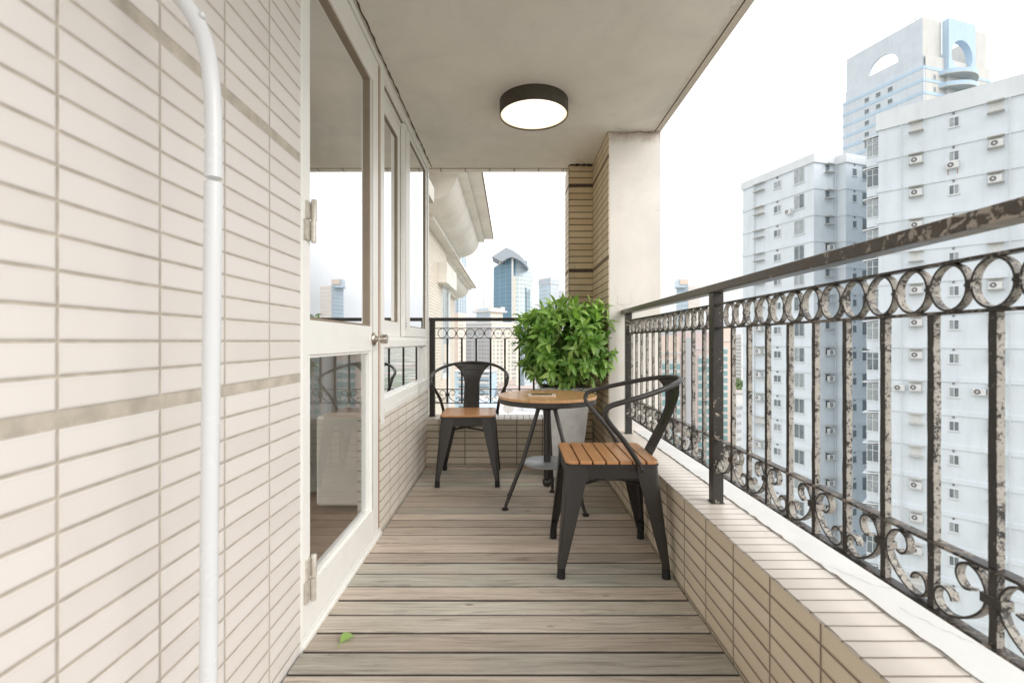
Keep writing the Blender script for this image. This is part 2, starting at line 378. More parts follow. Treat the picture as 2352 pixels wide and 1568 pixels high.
# ------------------------------------------------------------------ mesh builder
ORG = {}
class MB:
    def __init__(s): s.v = []; s.f = []; s.mi = []; s.cur = 0; s.attr = []
    def mat(s, i): s.cur = i; return s
    def add(s, vs, fs):
        b = len(s.v); s.v += [Vector(x) for x in vs]
        for f in fs: s.f.append([b+i for i in f]); s.mi.append(s.cur)
        return s
    def box(s, x0, x1, y0, y1, z0, z1):
        if x0 > x1: x0, x1 = x1, x0
        if y0 > y1: y0, y1 = y1, y0
        if z0 > z1: z0, z1 = z1, z0
        return s.add([(x0,y0,z0),(x1,y0,z0),(x1,y1,z0),(x0,y1,z0),(x0,y0,z1),(x1,y0,z1),(x1,y1,z1),(x0,y1,z1)],
                     [(0,3,2,1),(4,5,6,7),(0,1,5,4),(1,2,6,5),(2,3,7,6),(3,0,4,7)])
    def obox(s, o, a, b, c):        # corner o, edge vectors a,b,c
        o, a, b, c = map(Vector, (o, a, b, c))
        if a.cross(b).dot(c) < 0: a, b = b, a
        p = [o, o+a, o+a+b, o+b]; p += [x+c for x in p]
        return s.add(p, [(0,3,2,1),(4,5,6,7),(0,1,5,4),(1,2,6,5),(2,3,7,6),(3,0,4,7)])
    def prism(s, poly, z0, z1):     # polygon ccw in xy
        n = len(poly)
        a = sum(poly[i][0]*poly[(i+1)%n][1]-poly[(i+1)%n][0]*poly[i][1] for i in range(n))
        if a < 0: poly = poly[::-1]
        vs = [(x, y, z0) for x, y in poly]+[(x, y, z1) for x, y in poly]
        fs = [tuple(range(n-1, -1, -1)), tuple(range(n, 2*n))]+[(i, (i+1)%n, n+(i+1)%n, n+i) for i in range(n)]
        return s.add(vs, fs)
    def ext(s, poly3, d):           # extrude a planar 3-D polygon by vector d
        n = len(poly3); poly3 = [Vector(p) for p in poly3]; d = Vector(d)
        nn = Vector((0,0,0))
        for i in range(n): nn += (poly3[i]-poly3[0]).cross(poly3[(i+1)%n]-poly3[0])
        if nn.dot(d) > 0: poly3 = poly3[::-1]
        vs = poly3+[p+d for p in poly3]
        return s.add(vs, [tuple(range(n)), tuple(range(2*n-1, n-1, -1))]+[(i, n+i, n+(i+1)%n, (i+1)%n) for i in range(n)])
    def tube(s, pts, r, n=12, closed=False):
        pts = [Vector(p) for p in pts]; m = len(pts)
        rs = r if isinstance(r, (list, tuple)) else [r]*m
        up = None; base = len(s.v); rings = []
        for i, p in enumerate(pts):
            if closed: t = (pts[(i+1)%m]-pts[i-1]).normalized()
            else: t = (pts[min(i+1, m-1)]-pts[max(i-1, 0)]).normalized()
            if up is None:
                up = Vector((0,0,1)) if abs(t.z) < .9 else Vector((1,0,0))
            up = (up-t*up.dot(t)).normalized(); w = t.cross(up)
            rings.append([p+(up*math.cos(2*math.pi*k/n)+w*math.sin(2*math.pi*k/n))*rs[i] for k in range(n)])
        vs = [q for rg in rings for q in rg]; fs = []
        for i in range(m if closed else m-1):
            for k in range(n):
                a = i*n+k; b2 = i*n+(k+1)%n; j = (i+1)%m
                fs.append((a, b2, j*n+(k+1)%n, j*n+k))
        if not closed: fs += [tuple(range(n-1, -1, -1)), tuple(range((m-1)*n, m*n))]
        fs = [f[::-1] for f in fs]
        return s.add(vs, fs)
    def lathe(s, prof, c=(0,0,0), n=32):
        c = Vector(c); vs = []; fs = []
        m = len(prof)
        for r, z in prof:
            for k in range(n): vs.append(c+Vector((r*math.cos(2*math.pi*k/n), r*math.sin(2*math.pi*k/n), z)))
        for i in range(m-1):
            for k in range(n): fs.append((i*n+k, i*n+(k+1)%n, (i+1)*n+(k+1)%n, (i+1)*n+k))
        if prof[0][0] > 1e-5: fs.append(tuple(range(n-1, -1, -1)))
        if prof[-1][0] > 1e-5: fs.append(tuple(range((m-1)*n, m*n)))
        return s.add(vs, fs)
    def ribbon(s, pts, wv, th, closed=False):      # flat bar: path pts, width vector wv, thickness th
        pts = [Vector(p) for p in pts]; wv = Vector(wv); m = len(pts); W = wv.normalized(); vs = []; fs = []
        for i, p in enumerate(pts):
            if closed: t = (pts[(i+1)%m]-pts[i-1]).normalized()
            else: t = (pts[min(i+1, m-1)]-pts[max(i-1, 0)]).normalized()
            nn = t.cross(W).normalized()*th/2
            vs += [p-wv/2-nn, p+wv/2-nn, p+wv/2+nn, p-wv/2+nn]
        for i in range(m if closed else m-1):
            j = (i+1)%m
            for k in range(4): fs.append((i*4+k, j*4+k, j*4+(k+1)%4, i*4+(k+1)%4))
        if not closed: fs += [(0,1,2,3), (m*4-1, m*4-2, m*4-3, m*4-4)]
        return s.add(vs, fs)
    def mesh(s, name, org=Vector((0,0,0))):
        me = bpy.data.meshes.new(name); me.from_pydata([v-org for v in s.v], [], s.f); return me
    def build(s, name, mats, parent=None, loc=None, smooth=None, bevel=0, segs=2, kind=None, label=None, cat=None, group=None):
        org = ORG[parent.name] if parent is not None else Vector(loc if loc is not None else (0,0,0))
        me = s.mesh(name, org)
        ms = mats if isinstance(mats, (list, tuple)) else [mats]
        for x in ms: me.materials.append(x)
        if len(ms) > 1:
            for i, p in enumerate(me.polygons): p.material_index = s.mi[i]
        if s.attr:
            a = me.attributes.new('tint', 'FLOAT', 'POINT'); a.data.foreach_set('value', s.attr)
        if smooth is not None:
            me.shade_smooth()
            if smooth < 180: me.set_sharp_from_angle(angle=R(smooth))
        o = bpy.data.objects.new(name, me); COL.objects.link(o)
        ORG[o.name] = org
        if parent is not None: o.parent = parent
        else: o.location = org
        if bevel:
            bv = o.modifiers.new('bevel', 'BEVEL'); bv.width = bevel; bv.segments = segs; bv.limit_method = 'ANGLE'; bv.angle_limit = R(40)
            me.shade_smooth(); bv.harden_normals = True
        if label: o['label'] = label
        if cat: o['category'] = cat
        if group: o['group'] = group
        if kind: o['kind'] = kind
        return o

def thing(name, label, cat, loc=(0,0,0), rotz=0, group=None):
    o = bpy.data.objects.new(name, None); COL.objects.link(o)
    o.empty_display_size = .1
    o.location = loc; o.rotation_euler = (0, 0, rotz); ORG[o.name] = Vector(loc)
    o['label'] = label; o['category'] = cat
    if group: o['group'] = group
    return o
def children(o): return [c for c in bpy.data.objects if c.parent == o]
def copy_tree(o, kids, parent=None):
    c = o.copy(); COL.objects.link(c)
    if parent is not None: c.parent = parent
    for k, kk in kids: copy_tree(k, kk, c)
    return c
def tree_of(o): return [(k, tree_of(k)) for k in children(o)]
ORD = ['first','second','third','fourth','fifth','sixth','seventh','eighth','ninth','tenth','eleventh','twelfth','thirteenth','fourteenth','fifteenth','sixteenth','seventeenth','eighteenth','nineteenth','twentieth']

# ================================================================== THE BALCONY
XL, XR, ZC, PT = -.68, .694, 2.474, .375       # wall faces, ceiling, parapet top
YB = 3.894
BX = lambda *a: MB().box(*a)

# deck -----------------------------------------------------------------
db = MB(); rr = random.Random(3)
y = 1.441-14*.104
while y < YB-.03:
    y1 = min(y+.104, YB-.004)
    gap = rr.choice((.012, .0085, .007, .0105))
    g0 = rr.uniform(-.0008, .0008); zt = rr.uniform(-.0012, .0008)
    r = .0055; a, b = y+gap/2+g0, y1-gap/2+g0
    prof = [(a, -.028), (b, -.028), (b, zt-r), (b-r*.3, zt-r*.3), (b-r, zt), (a+r, zt), (a+r*.3, zt-r*.3), (a, zt-r)]
    x0, x1 = XL+.006+rr.uniform(0, .004), XR-.005-rr.uniform(0, .004)
    # slight cupping: three spans in x
    db.ext([(x0, p[0], p[1]) for p in prof], (x1-x0, 0, 0))
    y += .104
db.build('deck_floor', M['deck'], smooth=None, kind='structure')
MB().box(-.95, .99, -2.2, 4.15, -.30, -.031).build('floor_slab', M['under'], kind='structure')

# ceiling ------------------------------------------------------------------
CY0 = -.55
c = MB(); c.box(-.95, 1.010, CY0, 4.085, ZC, 2.66)
c.build('ceiling', M['ceil'], kind='structure')
cc = thing('ceiling_edge', 'stained outer edge of the balcony ceiling with a dark drip groove', 'slab edge', (1.03, 2, ZC))
MB().box(1.018, 1.055, CY0, 4.17, ZC-.001, 2.66).build('drip_strip', M['ceil_edge'], cc)
MB().box(1.009, 1.0185, CY0, 4.16, ZC+.006, 2.64).build('drip_groove', M['dark_line'], cc)
MB().box(-.95, 1.010, 4.097, 4.17, ZC-.001, 2.66).build('edge_tile', M['tile_soffit'], cc)
MB().box(-.95, 1.010, 4.084, 4.098, ZC+.006, 2.64).build('edge_seam', M['dark_line'], cc)
# flaky plaster crumbs over the column top and ragged seam along the window head
def crackline(mb, pts, w, zoff, axis='Z', seed=0, jit=.004, sub=10):
    rn = random.Random(seed); path = []
    for i in range(len(pts)-1):
        a, b = Vector(pts[i]), Vector(pts[i+1])
        for k in range(sub): path.append(a.lerp(b, k/sub)+Vector([rn.uniform(-jit, jit) for _ in range(3)]))
    path.append(Vector(pts[-1]))
    N = {'Z': Vector((0,0,1)), 'Y': Vector((0,1,0)), 'X': Vector((1,0,0))}[axis]
    for p in path: p['XYZ'.index(axis)] = zoff
    vs = []; fs = []
    for i, p in enumerate(path):
        t = (path[min(i+1, len(path)-1)]-path[max(0, i-1)]).normalized(); s = t.cross(N)*w*rn.uniform(.25, 1)
        vs += [p-s, p+s]
        if i: fs.append((2*i-2, 2*i-1, 2*i+1, 2*i))
    mb.add(vs, fs)
mb = MB()
crackline(mb, [(-.668, .6, 0), (-.668, 4.05, 0)], .006, ZC-.0012, 'Z', 5, .0035, 90)
mb.build('ceiling_seam', M['crack'], cc)
for pts_, w_, sd_2 in (([(.55, 3.86, 0), (.57, 3.98, 0), (.54, 4.07, 0)], .0012, 31), ([(.72, 3.30, 0), (.80, 3.345, 0), (.95, 3.33, 0), (1.0, 3.35, 0)], .0016, 32), ([(.93, 2.0, 0), (.97, 2.12, 0), (1.0, 2.1, 0)], .0009, 33), ([(.88, 1.75, 0), (.94, 1.80, 0), (1.0, 1.78, 0)], .0009, 34)):
    mb = MB(); crackline(mb, pts_, w_, ZC-.0012, 'Z', sd_2, .006, 8); mb.build('plaster_crack', M['crackf'], cc)

# left tiled wall -------------------------------------------------------------
w = thing('tiled_wall', 'cream tiled balcony wall filling the left side beside the glass door', 'wall', (XL, 0, 0))
MB().box(-.95, XL, CY0, 1.553, -.3, ZC).build('tile_face', M['tile_left'], w)
MB().box(XL-.002, XL+.0015, 1.5475, 1.556, -.02, ZC).build('edge_bead', M['white_frame'], w)
w2 = thing('low_tiled_wall', 'low cream tiled wall under the sliding window', 'wall', (XL, 3, 0))
MB().box(-.80, XL, 2.50, 3.97, -.3, .612).build('tile_face', M['tile_low'], w2)
MB().box(-.80, XL+.004, 2.56, 3.97, .612, .643).build('sill_trim', M['white_frame'], w2)
M2 = M['white_frame']

# glass door ------------------------------------------------------------------
d = thing('glass_door', 'white framed glass balcony door with a steel knob', 'door', (XL, 1.56, 0))
fr = MB()
fr.box(-.76, XL+.003, 1.556, 1.566, -.02, ZC-.006)      # jamb
fr.box(-.76, XL+.004, 1.556, 2.50, 2.428, ZC-.012)
fr.box(-.76, XL+.010, 1.56, 2.50, -.02, .012)
fr.box(-.76, XL+.004, 1.56, 2.50, .012, .030)
fr.build('door_frame', M2, d, bevel=.0015)
lf = MB(); X0, X1 = -.735, XL-.001
lf.box(X0, X1, 1.568, 1.626, .035, 2.42)
lf.box(X0, X1, 2.348, 2.463, .035, 2.42)
lf.box(X0, X1-.0006, 1.626, 2.348, .035, .17)
lf.box(X0, X1-.0006, 1.626, 2.348, .954, 1.073)
lf.box(X0, X1-.0006, 1.626, 2.348, 2.288, 2.42)
leaf = lf.build('door_leaf', M2, d, bevel=.0015)
# strips painting the shade of vertical grooves on the lock stile and glazing beads
MB().box(X1-.002, X1+.0006, 2.357, 2.3595, .17, 2.29).box(X1-.002, X1+.0006, 2.366, 2.3675, .17, 2.29).build('stile_groove', M['frame_seal_shade'], leaf)
for (z0, z1, nm) in ((.17, .954, 'lower'), (1.073, 2.288, 'upper')):
    bd = MB()
    xb0, xb1 = -.716, -.690
    bd.box(xb0, xb1, 1.626, 1.633, z0, z1); bd.box(xb0, xb1, 2.336, 2.348, z0, z1)
    bd.box(xb0, xb1, 1.633, 2.336, z0, z0+.010); bd.box(xb0, xb1, 1.633, 2.336, z1-.010, z1)
    bd.build('glazing_bead', M['frame_seal_shade' if nm == 'upper' else 'white_frame'], leaf)
    g = MB().add([(-.706, 1.63, z0), (-.706, 2.34, z0), (-.706, 2.34, z1), (-.706, 1.63, z1)], [(0,1,2,3)])
    g.build('glass_pane', M['glass' if nm == 'upper' else 'glass_low'], d)
MB().box(-.75, XL-.006, 2.465, 2.500, .03, 2.43).build('door_seal', M['gasket'], d)
kn = MB()
def latheX(mb, prof, c, n=28):      # lathe around the X axis
    b = len(mb.v); mb.lathe(prof, (0,0,0), n)
    for i in range(b, len(mb.v)):
        v = mb.v[i]; mb.v[i] = Vector((v.z, v.x, v.y))+Vector(c)
latheX(kn, [(0, 0), (.034, 0), (.034, .004), (.028, .012), (.016, .016), (.013, .024), (.0155, .030), (.0215, .032), (.0235, .040), (.0225, .066), (.0205, .070), (0, .070)], (X1, 2.372, 1.012))
kn.build('door_knob', M['steel'], d, smooth=40)
for zt, zb in ((1.478, 1.336), (.283, .133)):
    h = MB(); zm = (zt+zb)/2
    h.lathe([(0, zb-.004), (.007, zb-.004), (.007, zb), (.0092, zb), (.0092, zm-.002), (0, zm-.002)], (-.664, 1.612, 0), 20)
    h.lathe([(0, zm), (.0092, zm), (.0092, zt-.002), (.0078, zt), (0, zt)], (-.664, 1.617, 0), 20)
    h.box(-.681, -.6725, 1.572, 1.612, zb+.002, zm-.004)
    h.box(-.681, -.6735, 1.586, 1.617, zm+.004, zt-.01)
    h.build('hinge', M['hinge'], d, smooth=35)

# sliding window -------------------------------------------------------------------
wn = thing('sliding_window', 'white framed sliding window between the door and the far railing', 'window', (XL, 2.5, .643))
f = MB(); xa, xf = -.77, XL+.002
f.box(xa, xf+.002, 2.501, 2.564, .564, ZC-.004)
f.box(xa, xf, 3.905, 3.972, .643, ZC-.004)
f.box(xa, xf, 2.564, 3.905, .643, .690)
f.box(xa, xf, 2.564, 3.905, .968, 1.010); f.box(xa, xf-.012, 2.564, 3.905, 1.010, 1.031)
f.box(xa, xf, 2.564, 3.905, 2.415, ZC-.006)
f.box(xa, xf-.03, 2.564, 3.905, 2.38, 2.415)
wf = f.build('window_frame', M2, wn, bevel=.0015)
MB().box(xa, xf-.02, 2.564, 3.905, 2.409, 2.4155).box(xf-.001, xf+.001, 3.91, 3.913, .66, 2.46).build('track_gap', M['frame_seal_shade'], wn)
def sash(y0, y1, z0, z1, xb, xt, sl, sr, rb, rt):
    s = MB(); s.box(xb, xt, y0, y0+sl, z0, z1); s.box(xb, xt, y1-sr, y1, z0, z1)
    s.box(xb, xt-.0007, y0+sl, y1-sr, z0, z0+rb); s.box(xb, xt-.0007, y0+sl, y1-sr, z1-rt, z1)
    o = s.build('sash', M2, wn, bevel=.0012)
    xg = (xb+xt)/2
    b2 = MB(); bx0, bx1 = xg-.006, xt-.006
    b2.box(bx0, bx1, y0+sl, y0+sl+.006, z0+rb, z1-rt); b2.box(bx0, bx1, y1-sr-.006, y1-sr, z0+rb, z1-rt)
    b2.box(bx0, bx1, y0+sl+.006, y1-sr-.006, z0+rb, z0+rb+.006); b2.box(bx0, bx1, y0+sl+.006, y1-sr-.006, z1-rt-.006, z1-rt)
    b2.build('glazing_seal', M['frame_seal_shade'], o)
    MB().add([(xg, y0+sl, z0+rb), (xg, y1-sr, z0+rb), (xg, y1-sr, z1-rt), (xg, y0+sl, z1-rt)], [(0,1,2,3)]).build('glass_pane', M['glass'], o)
    return o
sash(2.566, 3.10, 1.033, 2.378, -.742, -.712, .012, .065, .086, .085)
s2 = sash(3.085, 3.903, 1.033, 2.405, -.708, -.683, .165, .05, .066, .03)
MB().box(-.6835, -.6815, 3.112, 3.114, 1.07, 2.37).build('stile_groove', M['frame_seal_shade'], s2)
sl = MB(); 
for yy in (3.125, 3.133):
    for zz in (1.096, 1.112): sl.box(-.6835, -.6822, yy, yy+.005, zz, zz+.008)
sl.build('drain_hole', M['dark_line'], s2)
lo = MB(); lo.add([(-.72, 2.564, .690), (-.72, 3.905, .690), (-.72, 3.905, .968), (-.72, 2.564, .968)], [(0,1,2,3)])
lo.build('fixed_pane', M['glass'], wn)
b3 = MB(); b3.box(-.724, -.70, 2.566, 2.574, .69, .968); b3.box(-.724, -.70, 3.84, 3.905, .69, .968); b3.box(-.724, -.70, 2.574, 3.84, .69, .697); b3.box(-.724, -.70, 2.574, 3.84, .961, .968)
b3.build('glazing_bead', M2, wn)

# the room behind the glass ----------------------------------------------------------
M['room'] = plain('room wall paint', (.60, .58, .53), .9, var=.05)
M['roomf'] = plain('room wooden floor', (.30, .19, .12), .35, var=.25, vs=7)
M['curt'] = plain('grey curtain cloth', (.34, .325, .29), .95, var=.06)
MB().box(-4.2, -.80, .3, 5.0, -.06, -.01).build('room_floor', M['roomf'], kind='structure')
MB().box(-4.2, -.80, .3, 5.0, 2.44, 2.6).build('room_ceiling', M['room'], kind='structure')
MB().box(-4.2, -4.1, 3.2, 5.0, -.01, 2.44).build('room_wall', M['room'], kind='structure')  # other unseen walls left out so daylight brightens the room
MB().box(-4.1, -.80, 3.975, 4.06, -.3, ZC+.15).build('room_end_wall', M['tile_back'], kind='structure')
cu = MB(); pts = []; n = 150
for i in range(n+1):
    t = i/n; xx = -.90-1.3*t
    pts.append((xx, 3.12+.022*math.sin(t*70+2*math.sin(t*9))+.01*math.sin(t*23)))
vs = [(x, y, .02) for x, y in pts]+[(x, y, 2.40) for x, y in pts]
cu.add(vs, [(i, i+1, n+2+i, n+1+i) for i in range(n)])
cu.build('curtain', M['curt'], smooth=180, loc=(-1.5, 3.1, .02), label='grey pleated curtain hanging inside behind the glass door', cat='curtain')

M['sofa'] = plain('cream sofa cloth', (.74, .70, .62), .9, var=.05, bump=.3)
MB().box(-1.16, -.83, 2.85, 3.02, .02, .555).build('sofa', M['sofa'], bevel=.02, segs=4, loc=(-1, 2.9, .02), label='cream sofa back standing low behind the lower door glass', cat='sofa')
sh = thing('shelf', 'white shelf board with a wooden underside inside the room', 'shelf', (-1.3, 3.7, .65))
MB().box(-1.34, -1.30, 3.2, 4.3, .665, .83).build('shelf_front', M['white_frame'], sh)
MB().box(-1.60, -1.302, 3.2, 4.3, .645, .664).build('shelf_board', M['gasket'], sh)

# parapets ------------------------------------------------------------------------------
pr = thing('side_parapet', 'low tan tiled parapet along the right edge under the flaking railing', 'parapet', (.8, 2, 0))
MB().box(XR, .8625, CY0-.6, 4.26, -.6, PT-.004).build('tile_face', M['tile_right'], pr)
MB().box(XR-.0015, .8625, CY0-.6, 3.36, PT-.004, PT).build('top_tile', M['tile_top_r'], pr)
MB().box(.8625, .99, CY0-.6, 3.38, -.6, PT+.003).build('white_ledge', M['ledge'], pr, bevel=.002)
mb = MB()
crackline(mb, [(.8625, -.2, 0), (.862, 3.36, 0)], .0027, PT+.0042, 'Z', 11, .0042, 150)
crackline(mb, [(.87, 1.35, 0), (.93, 1.22, 0), (.985, 1.2, 0)], .0007, PT+.0042, 'Z', 12, .006, 9)
crackline(mb, [(.985, .95, 0), (.93, 1.03, 0), (.91, 1.12, 0)], .0005, PT+.0042, 'Z', 13, .006, 9)
mb.build('crack', M['crack'], pr)
mb = MB(); crackline(mb, [(XR-.0002, -.2, 0), (XR-.0002, 3.36, 0)], .0016, PT+.0011, 'Z', 15, .0014, 160)
mb.build('edge_chip', M['crack'], pr)
pb = thing('end_parapet', 'low tiled parapet closing the far end of the balcony', 'parapet', (-.1, 4, 0))
MB().box(-.80, .486, YB, 4.151, -.6, PT-.010).build('tile_face', M['tile_back'], pb)
MB().box(-.80, .486, YB-.0015, 4.151, PT-.010, PT-.006).build('top_tile', M['tile_top_b'], pb)
M['smear'] = plain('pale mortar smear', (.66, .60, .50), .9)
for (x, z0, z1) in ((-.425, .245, .30), (-.395, .225, .245), (-.265, .005, .09), (-.20, .13, .17), (-.315, .06, .1)):
    MB().box(x, x+.003, YB-.0012, YB+.001, z0, z1).build('mortar_smear', M['smear'], pb)

# column ---------------------------------------------------------------------------------
co = thing('balcony_column', 'square balcony column, white plaster on one side and tan tiles on the other', 'column', (.87, 3.36, PT))
MB().box(.690, 1.054, 3.36, 4.24, PT-.02, ZC).build('plaster_face', M['pillar'], co, bevel=.003)
MB().box(.684, .690, 3.3625, 4.0, PT-.02, ZC-.0005).build('side_tile', M['tile_pil_x'], co)
MB().box(.488, .6838, 4.0, 4.26, -.1, ZC-.001).build('front_tile', M['tile_pil_y'], co)
MB().box(.484, .488, 4.0015, 4.26, PT-.02, ZC-.002).build('return_tile', M['tile_pil_x'], co)
mb = MB()
for sgm, sd in (([(.70, 0, 2.462), (.80, 0, 2.455), (.90, 0, 2.468), (1.03, 0, 2.458)], 21), ):
    crackline(mb, sgm, .0022, 3.3585, 'Y', sd, .005, 8)
mb.build('crack', M['crack'], co)
mb = MB()
for sgm, sd in (([(.745, 0, 1.33), (.75, 0, 1.26), (.80, 0, 1.255), (.845, 0, 1.262)], 22),
                ([(.842, 0, 1.34), (.85, 0, 1.29), (.835, 0, 1.255)], 23), ([(.80, 0, 1.25), (.80, 0, 1.21)], 24),
                ([(.735, 0, 1.25), (.75, 0, 1.225), (.765, 0, 1.20)], 25), ([(.72, 0, 1.20), (.76, 0, 1.20)], 26),
                ([(.862, 0, 1.20), (.858, 0, 1.13)], 27), ([(1.05, 0, 1.92), (1.01, 0, 1.92)], 28)):
    crackline(mb, sgm, .0009, 3.3585, 'Y', sd, .004, 6)
mb.build('hairline_crack', M['crackf'], co)
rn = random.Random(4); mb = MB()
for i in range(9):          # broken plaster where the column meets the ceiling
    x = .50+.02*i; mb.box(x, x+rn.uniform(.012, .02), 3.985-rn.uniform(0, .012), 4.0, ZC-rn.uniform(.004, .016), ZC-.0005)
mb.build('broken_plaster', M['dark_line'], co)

# ceiling lamp -------------------------------------------------------------------------
la = thing('ceiling_lamp', 'lit round ceiling lamp with a dark bronze ring', 'lamp', (.142, 2.95, ZC))
MB().lathe([(.196, .004), (.2105, .004), (.2105, -.080), (.2085, -.0825), (.2045, -.0825), (.2035, -.079), (.2035, -.02), (.196, -.02)], (.142, 2.95, ZC-.0045), 96).build('lamp_ring', M['lamp_ring'], la, smooth=40)
MB().lathe([(0, -.076), (.1, -.0765), (.17, -.0755), (.2035, -.073), (.2035, -.06), (0, -.06)], (.142, 2.95, ZC-.0045), 96).build('diffuser', M['lamp'], la, smooth=60)

# railings --------------------------------------------------------------------------------
SC = [(62,70),(80,74),(97,62),(103,42),(94,22),(72,12),(48,20),(32,38),(24,58),(24,78),(34,104),(58,130),(92,152),(128,163),(156,154),(168,132),(160,110),(142,101),(124,108),(115,124)]
def smooth_path(pts, sub=3):
    out = []
    for i in range(len(pts)-1):
        p0 = Vector(pts[max(i-1, 0)]); p1 = Vector(pts[i]); p2 = Vector(pts[i+1]); p3 = Vector(pts[min(i+2, len(pts)-1)])
        for k in range(sub):
            t = k/sub
            out.append(.5*((2*p1)+(-p0+p2)*t+(2*p0-5*p1+4*p2-p3)*t*t+(-p0+3*p1-3*p2+p3)*t**3))
    out.append(Vector(pts[-1])); return out
SCs = smooth_path([(a, b, 0) for a, b in SC])
def railing(root, horiz, plane, bars, posts, bal, rings, nodes, rail, zs, mats, t0, t1, pw, bw, post_bot, skip=[]):
    """horiz 0: runs along X, 1: runs along Y"""
    def W(t, a, z): return Vector((t, plane+a, z)) if horiz == 0 else Vector((plane+a, t, z))
    def B(mb, ta, tb, a0, a1, z0, z1):
        p, q = W(ta, a0, z0), W(tb, a1, z1); mb.box(p.x, q.x, p.y, q.y, z0, z1)
    across = Vector((0, 1, 0)) if horiz == 0 else Vector((1, 0, 0))
    zr1, zr0, zl1, zl0 = zs
    m = MB(); B(m, rail[0], rail[1], rail[2], rail[3], rail[4], rail[5]); m.build('handrail', mats[2], root, bevel=.0035, segs=3)
    for t in posts:
        m = MB(); B(m, t-pw, t+pw, -pw, pw, post_bot, rail[4])
        B(m, t-pw-.004, t+pw+.004, -pw-.004, pw+.004, post_bot, post_bot+.004)
        m.build('post', mats[1], root, bevel=.003)
    segs = sorted(posts); spans = [(segs[i]+pw, segs[i+1]-pw) for i in range(len(segs)-1)]
    for (a, b) in spans:
        for z in (zr1, zr0, zl1, zl0):
            hw = .0095 if z in (zr1, zr0) else .0125
            m = MB(); B(m, a-.002, b+.002, -hw, hw, z-.003, z+.003); m.build('flat_bar', mats[3], root, bevel=.001)
    me = None
    for t in bal:
        m = MB(); rn = random.Random(int(t*1000)); n = 14
        vs = []
        for i in range(n+1):        # hammered square bar, slightly wavy
            z = zl0+.003+(zr0-.003-zl0-.003)*i/n; w = bw*(1+rn.uniform(-.05, .05)); dx = rn.uniform(-.0004, .0004)
            for sx, sy in ((-1,-1),(1,-1),(1,1),(-1,1)):
                q = W(t+dx+sx*w, sy*w, z); vs.append(q)
        fs = [(i*4+k, i*4+(k+1)%4, i*4+4+(k+1)%4, i*4+4+k) for i in range(n) for k in range(4)]+[(3,2,1,0), tuple(n*4+k for k in range(4))]
        if horiz == 1: fs = [f[::-1] for f in fs]
        m.add(vs, fs); m.build('baluster', mats[0], root, bevel=.0012)
    zc = (zr1+zr0)/2; b_ = (zr1-zr0)/2-.004
    for t in rings:
        m = MB(); m.ribbon([W(t+.0355*math.cos(q), 0, zc+b_*math.sin(q)) for q in [2*math.pi*k/36 for k in range(36)]], across*.0155, .0042, closed=True)
        s = 1
        for dz, hw2, ax in ((-.0065, .0052, .0098), (0, .0062, .0106), (.0065, .0052, .0098)):
            B(m, t+.0398*s-hw2, t+.0398*s+hw2, -ax, ax, zc+dz-.0028, zc+dz+.0028)
        m.build('ring', mats[0], root, smooth=50)
    k = .1214/180; kz = (zl1-zl0-.006)/167
    for t in nodes:
        m = MB()
        for s in (-1, 1):
            m.ribbon([W(t+s*(p.x*k-.005), 0, zl1-.003-(p.y-4)*kz*1.0) for p in SCs], across*.0155, .0042)
        zz = zl1-.003-66*kz
        B(m, t-.018, t+.018, -bw-.0035, bw+.0035, zz-.008, zz+.008)
        m.build('scroll_ornament', mats[0], root, smooth=50)

rs = thing('side_railing', 'black wrought iron railing with badly flaking paint along the right side', 'railing', (.80, 1.8, PT))
bal = [1.722-.1167*i for i in range(14)]; bal = [b for b in bal if abs(b-.455) > .04]+[1.979+.1182*i for i in range(11)]
rg = [1.745-.0797*i for i in range(22)]; rg = [x for x in rg if x > .10 and abs(x-.455) > .055]+[1.973+.0797*i for i in range(16)]
nd = [1.722-.2334*i for i in range(7)]; nd = [x for x in nd if abs(x-.455) > .1]+[2.097+.2364*i for i in range(5)]
railing(rs, 1, .80, None, [.03, 1.865, 3.257], bal, rg, nd, (-.5, 3.362, -.028, .022, 1.1885, 1.2195), (1.143, 1.052, .624, .496),
        (M['rail_bar'], M['rail_post'], M['rail_hand'], M['rail_flat']), 0, 0, .0205, .0072, PT)
rb = thing('end_railing', 'dark brown iron railing with rings and scrolls across the far end', 'railing', (-.1, 4.04, PT))
bal = [-.534+.1214*i for i in range(9)]; rg = [-.578+.079*i for i in range(14)]; nd = [-.534+.2428*i for i in range(5)]
railing(rb, 0, 4.045, None, [-.662, .47], bal, rg, nd, (-.688, .484, -.025, .025, 1.171, 1.2), (1.112, 1.026, .597, .4805),
        (M['rail_back'],)*4, 0, 0, .0225, .0078, PT-.006)

